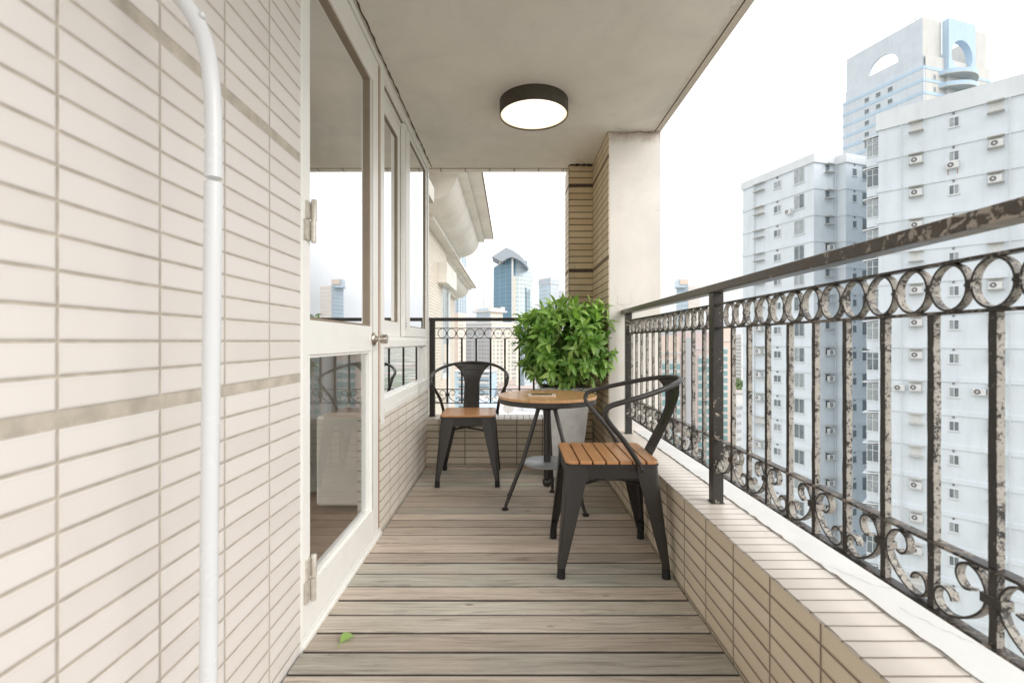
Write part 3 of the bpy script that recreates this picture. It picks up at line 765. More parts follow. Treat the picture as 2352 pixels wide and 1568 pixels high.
# ------------------------------------------------------------------ chairs
def make_chair():
    r = thing('metal_armchair', 'dark metal armchair with slatted wood seat at the far left, facing the camera', 'chair', (0,0,0), 0, 'metal armchairs with wooden seats')
    ft, fb = (.190, .197), (.223, .238)          # outer leg corner at the top and at the foot
    zt, zb = .470, .045
    for sx in (-1, 1):
        for sy in (-1, 1):
            m = MB(); rings = []; NZ = 9; t = .0035
            for i in range(NZ+1):
                a = i/NZ; z = zt+(zb-zt)*a
                e = a**1.12
                cx = ft[0]+(fb[0]-ft[0])*e; cy = ft[1]+(fb[1]-ft[1])*e
                w = .088*(1-a)+.034*a if z < .40 else .093
                w = .093+(0-.0)*a if z >= .40 else .088-(.088-.033)*((.40-z)/(.40-zb))
                rc = .028*(1-a)+.016*a
                ring = [(cx-w, cy)]
                for k in range(7):
                    an = math.pi/2*(1-k/6); ring.append((cx-rc+rc*math.cos(an), cy-rc+rc*math.sin(an)))
                ring.append((cx, cy-w))
                inner = [(cx-t, cy-w)]
                ri = rc-t
                for k in range(7):
                    an = math.pi/2*(k/6); inner.append((cx-rc+ri*math.cos(an), cy-rc+ri*math.sin(an)))
                inner.append((cx-w, cy-t))
                rings.append([(sx*x, sy*y_, z) for x, y_ in ring+inner])
            n = len(rings[0]); fs = []
            for i in range(NZ):
                for k in range(n):
                    q = (i*n+k, i*n+(k+1)%n, (i+1)*n+(k+1)%n, (i+1)*n+k)
                    fs.append(q if sx*sy < 0 else q[::-1])
            fs += [tuple(range(n)) if sx*sy > 0 else tuple(range(n-1, -1, -1)), tuple(NZ*n+k for k in (range(n-1, -1, -1) if sx*sy > 0 else range(n)))]
            m.add([v for rg_ in rings for v in rg_], fs)
            lg = m.build('leg', M['black_metal'], r, smooth=38)
            # cast rubber foot with a small step, and a pressed rib along the corner
            f = MB(); cx, cy = sx*(fb[0]-.0165), sy*(fb[1]-.0165)
            f.tube([(cx-sx*.004, cy-sy*.004, .085), (cx-sx*.001, cy-sy*.001, .05), (cx, cy, .012), (cx+sx*.001, cy+sy*.001, 0)], [.0145, .0165, .0175, .0185], 16)
            f.build('foot', M['rubber'], lg, smooth=40)
            g = MB(); p = []
            for k in range(8):
                z = .36-.25*k/7; a = (zt-z)/(zt-zb); e = a**1.12
                rc = .028*(1-a)+.016*a
                cx = ft[0]+(fb[0]-ft[0])*e-rc*.293+.0005; cy = ft[1]+(fb[1]-ft[1])*e-rc*.293+.0005; p.append((sx*cx, sy*cy, z))
            g.tube(p, [.0012]+[.0035]*6+[.0012], 8); g.build('pressed_rib', M['black_metal'], lg, smooth=60)
    # apron: four slightly bowed sheets, with a folded top edge
    ap = MB(); A, B = ft[0]-.0005, ft[1]-.0005; t = .003
    for s in (-1, 1):
        for z0, z1, o in ((.412, .452, 0), (.452, .456, .0015), (.456, .4725, 0.003)):
            ap.box(-A+.085, A-.085, s*(B+o-t), s*(B+o-.0005), z0, z1)
            ap.box(s*(A+o-t), s*(A+o-.0005), -B+.085, B-.085, z0, z1)
        ap.box(-A+.06, A-.06, s*(B-.012), s*(B-t-.0003), .405, .408)
        ap.box(s*(A-.012), s*(A-t-.0003), -B+.06, B-.06, .405, .408)
    ap.build('seat_apron', M['black_metal'], r, bevel=.001)
    def rrect(hx, hy, rc, n=6):
        o = []
        for (cx, cy, a0) in ((hx-rc, hy-rc, 0), (-hx+rc, hy-rc, 90), (-hx+rc, -hy+rc, 180), (hx-rc, -hy+rc, 270)):
            for k in range(n+1): o.append((cx+rc*math.cos(R(a0+90*k/n)), cy+rc*math.sin(R(a0+90*k/n))))
        return o
    MB().prism(rrect(.1945, .2015, .03), .466, .4745).build('seat_frame', M['black_metal'], r, bevel=.002)
    br = MB()
    for s in (-1, 1): br.tube([(-.190, -.190*s, .372), (0, 0, .370+.006*s), (.190, .190*s, .372)], .0065, 8)
    br.build('cross_brace', M['black_metal'], r, smooth=40)
    # seven slats
    hx, hy, rc = .1925, .1995, .035; n = 7; pitch = 2*hy/n
    for i in range(n):
        y0 = -hy+i*pitch+(.0035 if i else 0); y1 = -hy+(i+1)*pitch-(.0035 if i < n-1 else 0)
        if i == 0:
            poly = [(hx, y1), (-hx, y1)]+[(-hx+rc+rc*math.cos(R(a)), -hy+rc+rc*math.sin(R(a))) for a in range(180, 271, 15)]+[(hx-rc+rc*math.cos(R(a)), -hy+rc+rc*math.sin(R(a))) for a in range(270, 361, 15)]
        elif i == n-1:
            poly = [(-hx, y0), (hx, y0)]+[(hx-rc+rc*math.cos(R(a)), hy-rc+rc*math.sin(R(a))) for a in range(0, 91, 15)]+[(-hx+rc+rc*math.cos(R(a)), hy-rc+rc*math.sin(R(a))) for a in range(90, 181, 15)]
        else: poly = [(-hx, y0), (hx, y0), (hx, y1), (-hx, y1)]
        MB().prism(poly, .4750, .4885).build('seat_slat', M['seat_wood'], r, bevel=.0025, segs=3)
    # bent tube: both arms and the top of the back in one piece
    half = [(.2035, .120, .455), (.2055, .105, .485), (.222, .045, .575), (.2520, -.018, .650), (.2700, -.046, .690), (.2765, -.046, .716), (.2785, -.030, .734), (.279, .010, .748), (.268, .09, .768), (.236, .175, .790), (.180, .258, .812), (.100, .318, .826), (0, .338, .831)]
    full = [(-x, y_, z) for x, y_, z in half]+[(x, y_, z) for x, y_, z in half[::-1][1:]]
    MB().tube(smooth_path(full, 4), .0112, 14).build('arm_tube', M['black_metal'], r, smooth=60)
    bo = MB()
    for s in (-1, 1):
        bo.obox((s*.196, .100, .444), (s*.016, 0, 0), (0, .03, 0), (0, 0, .030))
        q = len(bo.v); latheX(bo, [(0, 0), (.008, 0), (.0075, .004), (.003, .0065), (0, .0068)], (0, 0, 0), 14)
        for i in range(q, len(bo.v)): v = bo.v[i]; bo.v[i] = Vector((s*(v.x+.2115), v.y+.118, v.z+.459))
    bo.build('arm_bracket', M['black_metal'], r, bevel=.002)
    # splat
    def spl(u, v):       # u -1..1 across, v 0..1 up
        hw = .060+.002*math.cos(v*3)
        if v > .52: hw += .092*((v-.52)/.48)**2.1
        x = u*hw
        z = .468+.358*v
        yb = .198+.10*math.sin(v*math.pi/2*.98)+.028*v
        top = .338-2.1*x*x
        y_ = yb*(1-v**3)+(top-.004)*v**3 - (1-v**3)*.9*x*x
        z2 = z-.40*x*x*v**2
        return Vector((x, y_, z2))
    sp = MB(); NU, NV = 14, 22
    vs = [spl(-1+2*i/NU, j/NV) for j in range(NV+1) for i in range(NU+1)]
    fs = [(j*(NU+1)+i, j*(NU+1)+i+1, (j+1)*(NU+1)+i+1, (j+1)*(NU+1)+i) for j in range(NV) for i in range(NU)]
    sp.add(vs, fs); o = sp.build('back_splat', M['black_metal'], r, smooth=180)
    so = o.modifiers.new('thick', 'SOLIDIFY'); so.thickness = .0035; so.offset = 0
    em = MB(); path = []
    for u, v in [(-.55, .17), (-.55, .3), (-.56, .45), (-.60, .60), (-.66, .72), (-.66, .80), (-.62, .835), (-.45, .85), (0, .855), (.45, .85), (.62, .835), (.66, .80), (.66, .72), (.60, .60), (.56, .45), (.55, .3), (.55, .17), (.5, .15), (0, .15), (-.5, .15)]:
        p = spl(u, v); path.append(p+Vector((0, -.0016, 0)))
    em.tube(path, .0030, 8, closed=True); em.build('pressed_outline', M['black_metal'], o, smooth=80)
    return r
ch = make_chair(); kids = tree_of(ch)
ch.location = (-.302, 3.513, .0012); ch.rotation_euler = (0, 0, R(1.0))
c2 = copy_tree(ch, kids)
c2.location = (.437, 2.232, .0012); c2.rotation_euler = (0, 0, R(-90.5))
c2['label'] = 'near metal armchair seen from its side, facing the round table'

# ------------------------------------------------------------------ table
TX, TY = .223, 2.925
tb = thing('round_table', 'small round industrial table with wooden top on three splayed metal legs', 'table', (TX, TY, 0))
MB().lathe([(0, .659), (.296, .659), (.2985, .661), (.2985, .673), (.2965, .675), (0, .675)], (TX, TY, 0), 96).build('table_top', M['table_wood'], tb, smooth=30)
MB().lathe([(.285, .630), (.2925, .630), (.294, .632), (.294, .6585), (0, .6585), (0, .655), (.285, .655), (.285, .630)], (TX, TY, 0), 96).build('table_rim', M['black_metal'], tb, smooth=30)
MB().lathe([(0, .654), (.045, .654), (.045, .645), (.052, .640), (.052, .630), (.036, .622), (.036, .606), (.078, .604), (.081, .598), (.078, .592), (0, .592)][::-1], (TX, TY, 0), 40).build('hub', M['black_metal'], tb, smooth=35)
th = [(0, .594)]
z = .594
MB().lathe([(0, .17), (.021, .17), (.0215, .175), (.0215, .592), (0, .592)], (TX, TY, 0), 28).build('column', M['black_metal'], tb, smooth=35)
MB().lathe([(0, .112), (.010, .113), (.020, .119), (.0275, .130), (.030, .143), (.0275, .156), (.020, .166), (.0135, .170), (0, .170)], (TX, TY, 0), 28).build('ball_end', M['black_metal'], tb, smooth=60)
MB().lathe([(0, .258), (.152, .258), (.155, .261), (.155, .266), (.152, .268), (0, .268)], (TX, TY, 0), 64).build('lower_shelf', M['shelf_metal'], tb, smooth=35)
for ang, rad in ((197, .268), (-40, .272), (78, .26)):
    c_, s_ = math.cos(R(ang)), math.sin(R(ang))
    def at(r_, z_): return (TX+c_*r_, TY+s_*r_, z_)
    lg = MB().tube([at(.055, .600), at(.066, .565), at(.155, .285), at(.240, .085), at(.262, .028), at(rad-.002, .012)], [.0125, .0125, .0125, .0122, .0098, .009], 14).build('leg', M['black_metal'], tb, smooth=50)
    MB().lathe([(0, 0), (.018, 0), (.020, .003), (.018, .010), (.010, .014), (0, .015)], at(rad, .0012), 18).build('foot', M['rubber'], lg, smooth=50)
    MB().lathe([(.0125, -.006), (.0155, -.004), (.0155, .004), (.0125, .006)], at(.240, .088), 16).build('collar', M['black_metal'], lg, smooth=50)

# phone ---------------------------------------------------------------------------------
ph = thing('mobile_phone', 'mobile phone with a pale metal edge lying on the round table', 'phone', (.186, 2.865, .6752), R(-3))
def phone(mb, hx, hy, rc, z0, z1):
    o = []
    for (cx, cy, a0) in ((hx-rc, hy-rc, 0), (-hx+rc, hy-rc, 90), (-hx+rc, -hy+rc, 180), (hx-rc, -hy+rc, 270)):
        for k in range(7): o.append((cx+rc*math.cos(R(a0+15*k)), cy+rc*math.sin(R(a0+15*k))))
    return mb.prism(o, z0, z1)
ORG[ph.name] = Vector((0,0,0))
phone(MB(), .084, .041, .012, 0, .0078).build('phone_body', M['phone_metal'], ph, bevel=.0025, segs=3)
phone(MB(), .082, .039, .011, .0078, .0084).build('phone_front', M['phone_white'], ph)
MB().box(-.062, .060, -.035, .035, .0084, .0087).build('phone_screen', M['screen'], ph)

# ------------------------------------------------------------------ potted bush
PC = (.405, 3.625)
pt = thing('potted_bush', 'leafy green bush in a tapered grey square pot in the far right corner', 'potted plant', (PC[0], PC[1], 0))
def sq(h, z): return [(PC[0]-h, PC[1]-h, z), (PC[0]+h, PC[1]-h, z), (PC[0]+h, PC[1]+h, z), (PC[0]-h, PC[1]+h, z)]
lv = [sq(.108, .001), sq(.172, .640), sq(.180, .6405), sq(.182, .666), sq(.160, .666), sq(.158, .60)]
m = MB(); m.add([v for q in lv for v in q], [(3,2,1,0)]+[(i*4+k, i*4+(k+1)%4, i*4+4+(k+1)%4, i*4+4+k) for i in range(len(lv)-1) for k in range(4)])
pot = m.build('plant_pot', M['pot'], pt, bevel=.004, segs=3)
MB().add(sq(.159, .625), [(0,1,2,3)]).build('soil', M['soil'], pot)
rn = random.Random(12)
st = MB(); fo = MB(); fo.attr = []
CC = Vector((.412, 3.52, .992)); AX = Vector((.328, .30, .275))
def add_leaf(mb, p, d, up, L, W, tint, curl):
    d = d.normalized(); side = d.cross(up)
    if side.length < 1e-3: side = d.cross(Vector((1,0,0)))
    side.normalize(); nrm = side.cross(d).normalized()
    n = 6; prof = [.10, .62, .96, 1.0, .80, .42, .02]; vs = []; base = len(mb.v)
    fold = rn.uniform(.25, .6)
    q = p.copy(); dd = d.copy(); nn = nrm.copy()
    for i in range(n+1):
        w = W*.5*prof[i]
        vs += [q-side*w+nn*w*fold, q.copy(), q+side*w+nn*w*fold]
        a = curl/n; dn = dd*math.cos(a)-nn*math.sin(a); nn = nn*math.cos(a)+dd*math.sin(a); dd = dn
        q = q+dd*L/n
    fs = []
    for i in range(n):
        fs += [(i*3, i*3+1, i*3+4, i*3+3), (i*3+1, i*3+2, i*3+5, i*3+4)]
    mb.add(vs, fs)
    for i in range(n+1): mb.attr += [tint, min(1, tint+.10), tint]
def inside(p):
    return p.x < .675 or p.y < 3.345
nc = 0
for i in range(440):
    # directions spread over a rounded box; more on the side towards the light and the camera
    v = Vector((rn.gauss(0, 1), rn.gauss(0, 1), rn.gauss(0, 1))).normalized()
    e = 2.5; k = (abs(v.x)**e+abs(v.y)**e+abs(v.z)**e)**(-1/e)
    s = rn.uniform(.78, 1.10) if i < 300 else rn.uniform(.45, .85)
    p = Vector((CC.x+v.x*k*AX.x*s, CC.y+v.y*k*AX.y*s, CC.z+v.z*k*AX.z*s))
    p += Vector((noise.noise(p*6)*.05, noise.noise(p*6+Vector((9,0,0)))*.05, noise.noise(p*6+Vector((0,9,0)))*.06))
    if p.z < .78 and (abs(p.x-CC.x) > .29): p.z += .04
    if p.z < .69: continue
    if not inside(p): p.x = .60+rn.uniform(0, .05)
    if p.y > 3.96: continue
    out = (p-CC); out = Vector((out.x/AX.x, out.y/AX.y, out.z/AX.z)).normalized()
    ax = (out*.9+Vector((0, -.18, .55))+Vector([rn.uniform(-.4, .4) for _ in range(3)])).normalized()
    if rn.random() < .30: ax = (out+Vector((0, -.2, -.35))).normalized()
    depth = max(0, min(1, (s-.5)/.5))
    lightf = .18+.34*depth+.22*max(0, out.z)+.12*max(0, -out.y)  # shading put into the tint: inner leaves darker, top and front lighter
    u = ax.cross(Vector((0,0,1)));  u = u.normalized() if u.length > .01 else Vector((1,0,0)); w_ = u.cross(ax).normalized()
    cnt = rn.randint(5, 8); ph0 = rn.uniform(0, 6.28)
    for j in range(cnt):
        a = ph0+j*2.4; open_ = rn.uniform(.45, 1.25) if j else .15
        dr = (ax*math.cos(open_)+(u*math.cos(a)+w_*math.sin(a))*math.sin(open_)).normalized()
        L = rn.uniform(.06, .112)*(0.92 if s > .9 else 1.05); W = L*rn.uniform(.30, .39)
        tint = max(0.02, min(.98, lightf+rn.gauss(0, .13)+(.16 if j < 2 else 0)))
        p1 = p-ax*.012*j*.6
        q = p1+dr*L
        if (q.x > .672 and q.y > 3.35) or q.y > 3.99 or q.z < .667 and abs(q.x-PC[0]) < .17 and q.y > 3.45: continue
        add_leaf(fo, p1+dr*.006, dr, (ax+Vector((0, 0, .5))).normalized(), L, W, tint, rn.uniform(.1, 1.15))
    if i % 3 == 0:
        bse = Vector((PC[0]+(p.x-PC[0])*.18, PC[1]+(p.y-PC[1])*.18, .62)); mid = bse.lerp(p, .5)+Vector((0, 0, -.03))+(p-CC)*.1
        st.tube(smooth_path([bse, bse+Vector((0, 0, .05)), mid, p], 3), [.0045]*4+[.0032]*3+[.0024]*2+[.0018], 6)
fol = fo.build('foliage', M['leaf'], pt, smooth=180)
st.build('stem', M['stem'], pt, smooth=60)

# fallen leaves
def fallen(loc, L, W, rot, label, tint, curl, fold):
    global rn
    rn = random.Random(77); m = MB(); m.attr = []
    add_leaf(m, Vector((0, 0, .006)), Vector((math.cos(rot), math.sin(rot), .15)), Vector((.25, .1, 1)).normalized(), L, W, tint, curl)
    m.tube([(-math.cos(rot+.5)*.026, -math.sin(rot+.5)*.026, .0035), (-math.cos(rot+.2)*.012, -math.sin(rot+.2)*.012, .003), (0, 0, .0062)], .0013, 6)
    m.attr += [1.0]*18
    o = m.build('fallen_leaf', M['leaf'], smooth=180, label=label, cat='leaf', group='fallen leaves on the deck')
    o.location = loc
fallen((-.562, 1.582, .001), .062, .036, R(62), 'fresh green leaf lying on the deck boards near the glass door', .8, .5, .5)
fallen((.088, 3.30, .001), .022, .012, R(10), 'tiny green leaf on the deck between the far chair and the table', .9, .3, .5)

# white tube stand at the left ------------------------------------------------------------
Yt = .8
tp = [(470, 2150), (478.5, 1568), (481, 1184), (486, 784), (490.5, 420), (490.5, 300), (487.5, 215), (478, 128), (461, 68), (437, 25), (418, 0), (388, -32), (345, -62), (290, -78)]
ts = thing('white_tube_stand', 'curved white metal tube standing in front of the cream tiled wall', 'stand', (PX(470, Yt), Yt, 0))
low = [P(x, y_, Yt) for x, y_ in tp]; low[0].z = .006
MB().tube(smooth_path(low[:5], 4), .0137, 24).build('lower_tube', M['white_tube'], ts, smooth=60)
up_ = [P(490.4, 409, Yt)]+low[5:]
MB().tube(smooth_path(up_, 6), .0132, 24).build('upper_tube', M['white_tube'], ts, smooth=60)
b = P(470, 47, Yt); MB().lathe([(0, -.006), (.0035, -.005), (.005, 0), (.0035, .005), (0, .006)], b+Vector((.0, -.006, .004)), 14).build('push_button', M['white_tube'], ts, smooth=60)
MB().lathe([(0, 0), (.03, 0), (.03, .006), (0, .008)], (low[0].x, Yt, .001), 24).build('foot', M['white_tube'], ts, smooth=40)

# ================================================================== THE NEIGHBOURING WING (left, beyond the end railing)
nb = thing('neighbour_wing', 'cream tiled wing of the same building with curved cornices beyond the end railing', 'building', (-1.6, 8, -3))
xf, xe, Y1, Y2 = -1.30, -4.0, 5.2, 9.7
m = MB().mat(0); m.box(xe, xf, Y1, Y2, -44, 3.2); m.build('tiled_wall', M['tile_nb'], nb)
MB().box(-6, -2.39, 9.7, 20.5, -44, 3.2).build('tiled_wall', M['tile_nb'], nb)
M['nb_white'] = plaster('cornice plaster', (.77, .75, .71), (.50, .45, .38), .25)
def cornice(X, ya, yb, ylow, dz=0):
    c = thing_part = MB()
    n = 14; poly = []
    a_, bz, zb, zt_ = .43, .33, 2.885+dz, 3.235+dz
    for k in range(n+1):
        an = math.pi/2*k/n
        poly.append((X+.155+a_*math.sin(an), ya, zb+ (zt_-zb)*(1-math.cos(an))))
    poly += [(X-.3, ya, zt_), (X-.3, ya, zb)]
    c.ext(poly, (0, yb-ya, 0)); c.build('cornice_curve', M['nb_white'], nb, smooth=25)
    MB().box(X-.3, X+.156, ylow, yb+.02, 2.81+dz, 2.925+dz).build('cornice_band', M['nb_white'], nb)
    MB().box(X-.3, X+.709, ya-1.2, yb+.03, 3.236+dz, 3.30+dz).build('cornice_slab', M['nb_white'], nb)
    o = MB().box(X-.3, X+.90, ya-1.2, yb+.04, 3.305+dz, 3.45+dz).build('cornice_slab', M['nb_white'], nb)
    MB().box(X+.90, X+.915, ya-1.2, yb+.045, 3.31+dz, 3.33+dz).build('drip_edge', M['crack'], o)
    MB().box(xe, X+.6, ya, yb, 3.45+dz, 3.8+dz).build('roof_edge', M['nb_white'], nb)
cornice(-1.30, 6.41, 10.78, 7.07)
cornice(-2.39, 11.5, 20.5, 11.0, -.03)
hb = MB(); hb.box(xf, -1.135, 8.55, 10.05, 2.05, 2.42)
hb.build('window_hood', M['nb_white'], nb, bevel=.006)
wq = MB(); wq.box(xf-.01, xf+.03, 8.95, 9.68, .3, 2.05)
wq.build('window', M['win_frame'], nb)
for k in range(2): MB().box(xf+.031, xf+.035, 9.0+.34*k, 9.30+.34*k, .4+.0, 1.95).build('pane', M['win_lite'], children(nb)[-1] if False else nb)
for z0 in (.95, .3):
    MB().box(xf, xf+.10, 9.0, 9.45, z0-.35, z0).build('ledge_box', M['nb_white'], nb)
MB().tube([(xf+.05, 9.62, -20), (xf+.05, 9.62, 2.0)], .035, 10).build('drain_pipe', M['pipe'], nb, smooth=60)
MB().box(-6, -2.2, 9.75, 12.0, -1.0, -.45).obox((-2.39, 10, -.6), (.9, 0, 0), (0, 2.4, 0), (0, 0, .12)).build('lean_to_roof', M['g_white'], nb)

# ================================================================== BLOCKS ON THE RIGHT
GZ = -44.0
def vec2(a): return Vector((a[0], a[1]))
class Fac:
    def __init__(s, a, b, toward=(0, 0)):
        s.a = Vector(a); s.d = (Vector(b)-s.a); s.L = s.d.length; s.d.normalize()
        s.n = Vector((s.d.y, -s.d.x))
        if (Vector(toward)-s.a).dot(s.n) < 0: s.n = -s.n
    def pt(s, t, n, z): p = s.a+s.d*t+s.n*n; return Vector((p.x, p.y, z))
    def box(s, mb, t0, t1, n0, n1, z0, z1):
        o = s.pt(t0, n0, z0); return mb.obox(o, (s.d*(t1-t0)).to_3d(), (s.n*(n1-n0)).to_3d(), (0, 0, z1-z0))
def offset_poly(poly, d):
    n = len(poly); a = sum(poly[i][0]*poly[(i+1)%n][1]-poly[(i+1)%n][0]*poly[i][1] for i in range(n)); sg = 1 if a > 0 else -1
    out = []
    for i in range(n):
        p0, p1, p2 = vec2(poly[i-1]), vec2(poly[i]), vec2(poly[(i+1)%n])
        e1 = (p1-p0).normalized(); e2 = (p2-p1).normalized()
        n1 = Vector((e1.y, -e1.x))*sg; n2 = Vector((e2.y, -e2.x))*sg
        b = (n1+n2); b = b/(b.dot(n1)); q = p1+b*d; out.append((q.x, q.y))
    return out
ac_list = []
def make_ac(fac, t, z, label, group, seed=0, n0=.12):
    """air conditioner box with fan grille standing on a ledge; z is the ledge top"""
    c = fac.pt(t, n0, z)
    a = thing('air_conditioner', label, 'air conditioner', (c.x, c.y, c.z), 0, group)
    m = MB(); fac.box(m, t-.40, t+.40, n0, n0+.30, z, z+.56); m.build('casing', M['ac_white'], a, bevel=.02)
    m = MB(); vs = []; n = 20
    for k in range(n):
        q = 2*math.pi*k/n; vs.append(fac.pt(t-.12+.215*math.cos(q), n0+.306, z+.29+.215*math.sin(q)))
    m.ext(vs, (fac.n*.006).to_3d()); f = m.build('fan_grille', M['ac_fan'], a)
    m = MB(); vs = [fac.pt(t-.12+.07*math.cos(2*math.pi*k/12), n0+.313, z+.29+.07*math.sin(2*math.pi*k/12)) for k in range(12)]
    m.ext(vs, (fac.n*.006).to_3d()); m.build('fan_hub', M['ac_white'], f)
    return a
def add_window(root, fac, t, z0, z1, w, panes=2, seed=0, lite=None, n0=0.0, name='window'):
    rn = random.Random(seed)
    m = MB(); b = .05
    for (t0, t1, a, c) in ((t-w/2, t+w/2, z0, z0+b), (t-w/2, t+w/2, z1-b, z1), (t-w/2, t-w/2+b, z0+b, z1-b), (t+w/2-b, t+w/2, z0+b, z1-b)):
        fac.box(m, t0, t1, n0, n0+.05, a, c)
    for k in range(1, panes):
        tt = t-w/2+w*k/panes; fac.box(m, tt-.025, tt+.025, n0, n0+.052, z0+b, z1-b)
    fac.box(m, t-w/2-.06, t+w/2+.06, n0, n0+.10, z0-.06, z0-.001)
    o = m.build(name, M['win_frame'], root)
    for k in range(panes):
        m = MB(); fac.box(m, t-w/2+b+(w-2*b)*k/panes, t-w/2+b+(w-2*b)*(k+1)/panes, n0+.002, n0+.012, z0+b, z1-b)
        li = lite if lite is not None else rn.random() < .4
        m.build('pane', M['win_lite'] if li else M['win_dark'], o)
    return o

BZ = [20.66-2.891*k for k in range(22)]       # storey lines (world z)
# --- nearest block
nA, nd_ = Vector((34.4, 44.8)), Vector((6.43, -6.70)).normalized()
nn_ = Vector((-nd_.y, nd_.x)); nn_ = nn_ if nn_.y > 0 else -nn_
polyN = [tuple(nA), tuple(nA+nd_*17), tuple(nA+nd_*17+nn_*13), tuple(nA+nn_*13)]
bn = thing('apartment_block', 'nearest pale blue apartment block filling the right side behind the railing', 'building', (nA.x, nA.y, GZ))
MB().prism(polyN, GZ, 22.1).build('wall', M['apt'], bn)
MB().prism(offset_poly(polyN, .16), 20.66, 22.25).build('roof_parapet', M['apt_trim'], bn)
FN = Fac(nA, nA+nd_*17)
for k, z in enumerate(BZ[1:], 1):
    if z < GZ+2: break
    o = MB().prism(offset_poly(polyN, .08), z, z+.42).build('storey_band', M['apt'], bn)
def niche(root, fac, t, zb, w=1.02, shut=True):
    m = MB(); fac.box(m, t-w/2, t+w/2, .001, .50, zb-.09, zb-.01); m.build('ledge_hood', M['apt_shade'], root)
    m = MB(); fac.box(m, t-w/2, t+w/2, .001, .52, zb-.98, zb-.90); o = m.build('equipment_ledge', M['apt_shade'], root)
    if shut:
        m = MB(); fac.box(m, t-w/2+.12, t+w/2-.12, .001, .03, zb-.895, zb-.10); m.build('back_panel', M['ac_white'], o)
rn = random.Random(5)
MB_ = MB
for col, (t, nm) in enumerate(((2.72, 'left'), (7.72, 'right'))):
    idx = 0
    for k, z in enumerate(BZ[:15]):
        has = not (k == 0 or k == 4 or (col == 0 and k in (9, 10, 14)) or (col == 1 and k in (11,)))
        niche(bn, FN, t, z, shut=True)
        if has:
            make_ac(FN, t+rn.uniform(-.06, .04), z-.899, 'air conditioner on the %s ledge column of the nearest block, %s from the roof' % (nm, ORD[idx]), 'air conditioners on the nearest pale block'); idx += 1
for k, z in enumerate(BZ[:15]):
    add_window(bn, FN, 5.2, z-1.30, z-.46, .66, 2, seed=k*7+1)
    m = MB(); FN.box(m, 5.1, 5.24, .001, .09, z-.20, z-.06); m.build('vent', M['ac_fan'], bn)
make_ac(FN, 5.12, BZ[1]-2.0, 'white air conditioner on rusty brackets under a small window of the nearest pale block', 'air conditioners on the nearest pale block', n0=.14)
m = MB()
for dt in (-.3, .3): FN.box(m, 5.12+dt-.02, 5.12+dt+.02, .01, .05, BZ[1]-2.75, BZ[1]-2.0)
m.build('rusty_bracket', M['rust'], bn)
make_ac(FN, 1.55, BZ[8]-1.0, 'lone white air conditioner left of the ledge column on the nearest pale block', 'air conditioners on the nearest pale block', n0=.1)
make_ac(FN, 6.75, BZ[8]-1.0, 'lone white air conditioner right of the small windows on the nearest pale block', 'air conditioners on the nearest pale block', n0=.1)
for t in (1.72, 8.5):
    m = MB(); m.tube([FN.pt(t, .19, GZ), FN.pt(t, .19, 20.6)], .04, 8); m.build('drain_pipe', M['pipe'], bn, smooth=60)
# glazed balconies stacked on the left end
for k, z in enumerate(BZ[:15]):
    zs_ = z-.45
    m = MB()
    if k % 1 == 0:
        a = [FN.pt(-1.25, -.2, zs_), FN.pt(0, -.2, zs_+.12), FN.pt(0, -2.2, zs_+.12), FN.pt(-1.25, -2.2, zs_)]
        m.ext(a, (0, 0, .12))
    m.build('balcony_slab', M['apt_trim'], bn)
    m = MB(); FN.box(m, -.95, -.002, -2.1, -.30, zs_-2.6, zs_-1.72); m.build('balcony_wall', M['apt'], bn)
    o = add_window(bn, FN, -.48, zs_-1.70, zs_-.02, .93, 2, seed=k*5+3, n0=-.34, lite=(k % 3 != 1), name='balcony_window')
    m = MB(); FN.box(m, -.95, -.02, -.335, -.28, zs_-.62, zs_-.57); m.build('transom', M['win_frame'], o)
    m = MB(); FN.box(m, -.93, -.02, -2.0, -.36, zs_-1.69, zs_-.03); m.build('balcony_glass', M['win_lite' if k % 2 else 'win_dark'], bn)

# --- second block (left)
C = [(30.25, 62.4), (33.3, 52.6), (36.3, 53.5), (36.8, 52.6), (40.4, 53.9)]
polyM = C+[(43.5, 60.0), (37.0, 64.6)]
bm = thing('apartment_block', 'second pale blue apartment block standing left of and behind the nearest one', 'building', (30.25, 62.4, GZ))
MB().prism(polyM, GZ, 21.5).build('wall', M['apt'], bm)
MB().prism(offset_poly(polyM, .16), 20.66, 21.62).build('roof_parapet', M['apt_trim'], bm)
for z in BZ[1:]:
    if z < GZ+2: break
    MB().prism(offset_poly(polyM, .08), z, z+.40).build('storey_band', M['apt'], bm)
FM0, FM1, FM3 = Fac(C[0], C[1]), Fac(C[1], C[2]), Fac(C[3], C[4])
def s_at(fac, u, n=0):      # distance along a facade seen at pixel column offset u
    a, b = fac.a+fac.n*n, fac.d; k = u/F0
    return (k*a.y-a.x)/(b.x-k*b.y)
sa, sb, sc_, sd_ = s_at(FM0, 573), s_at(FM0, 613), s_at(FM0, 663), s_at(FM1, 730)
se = s_at(FM3, 789.4)
idx = idx2 = 0
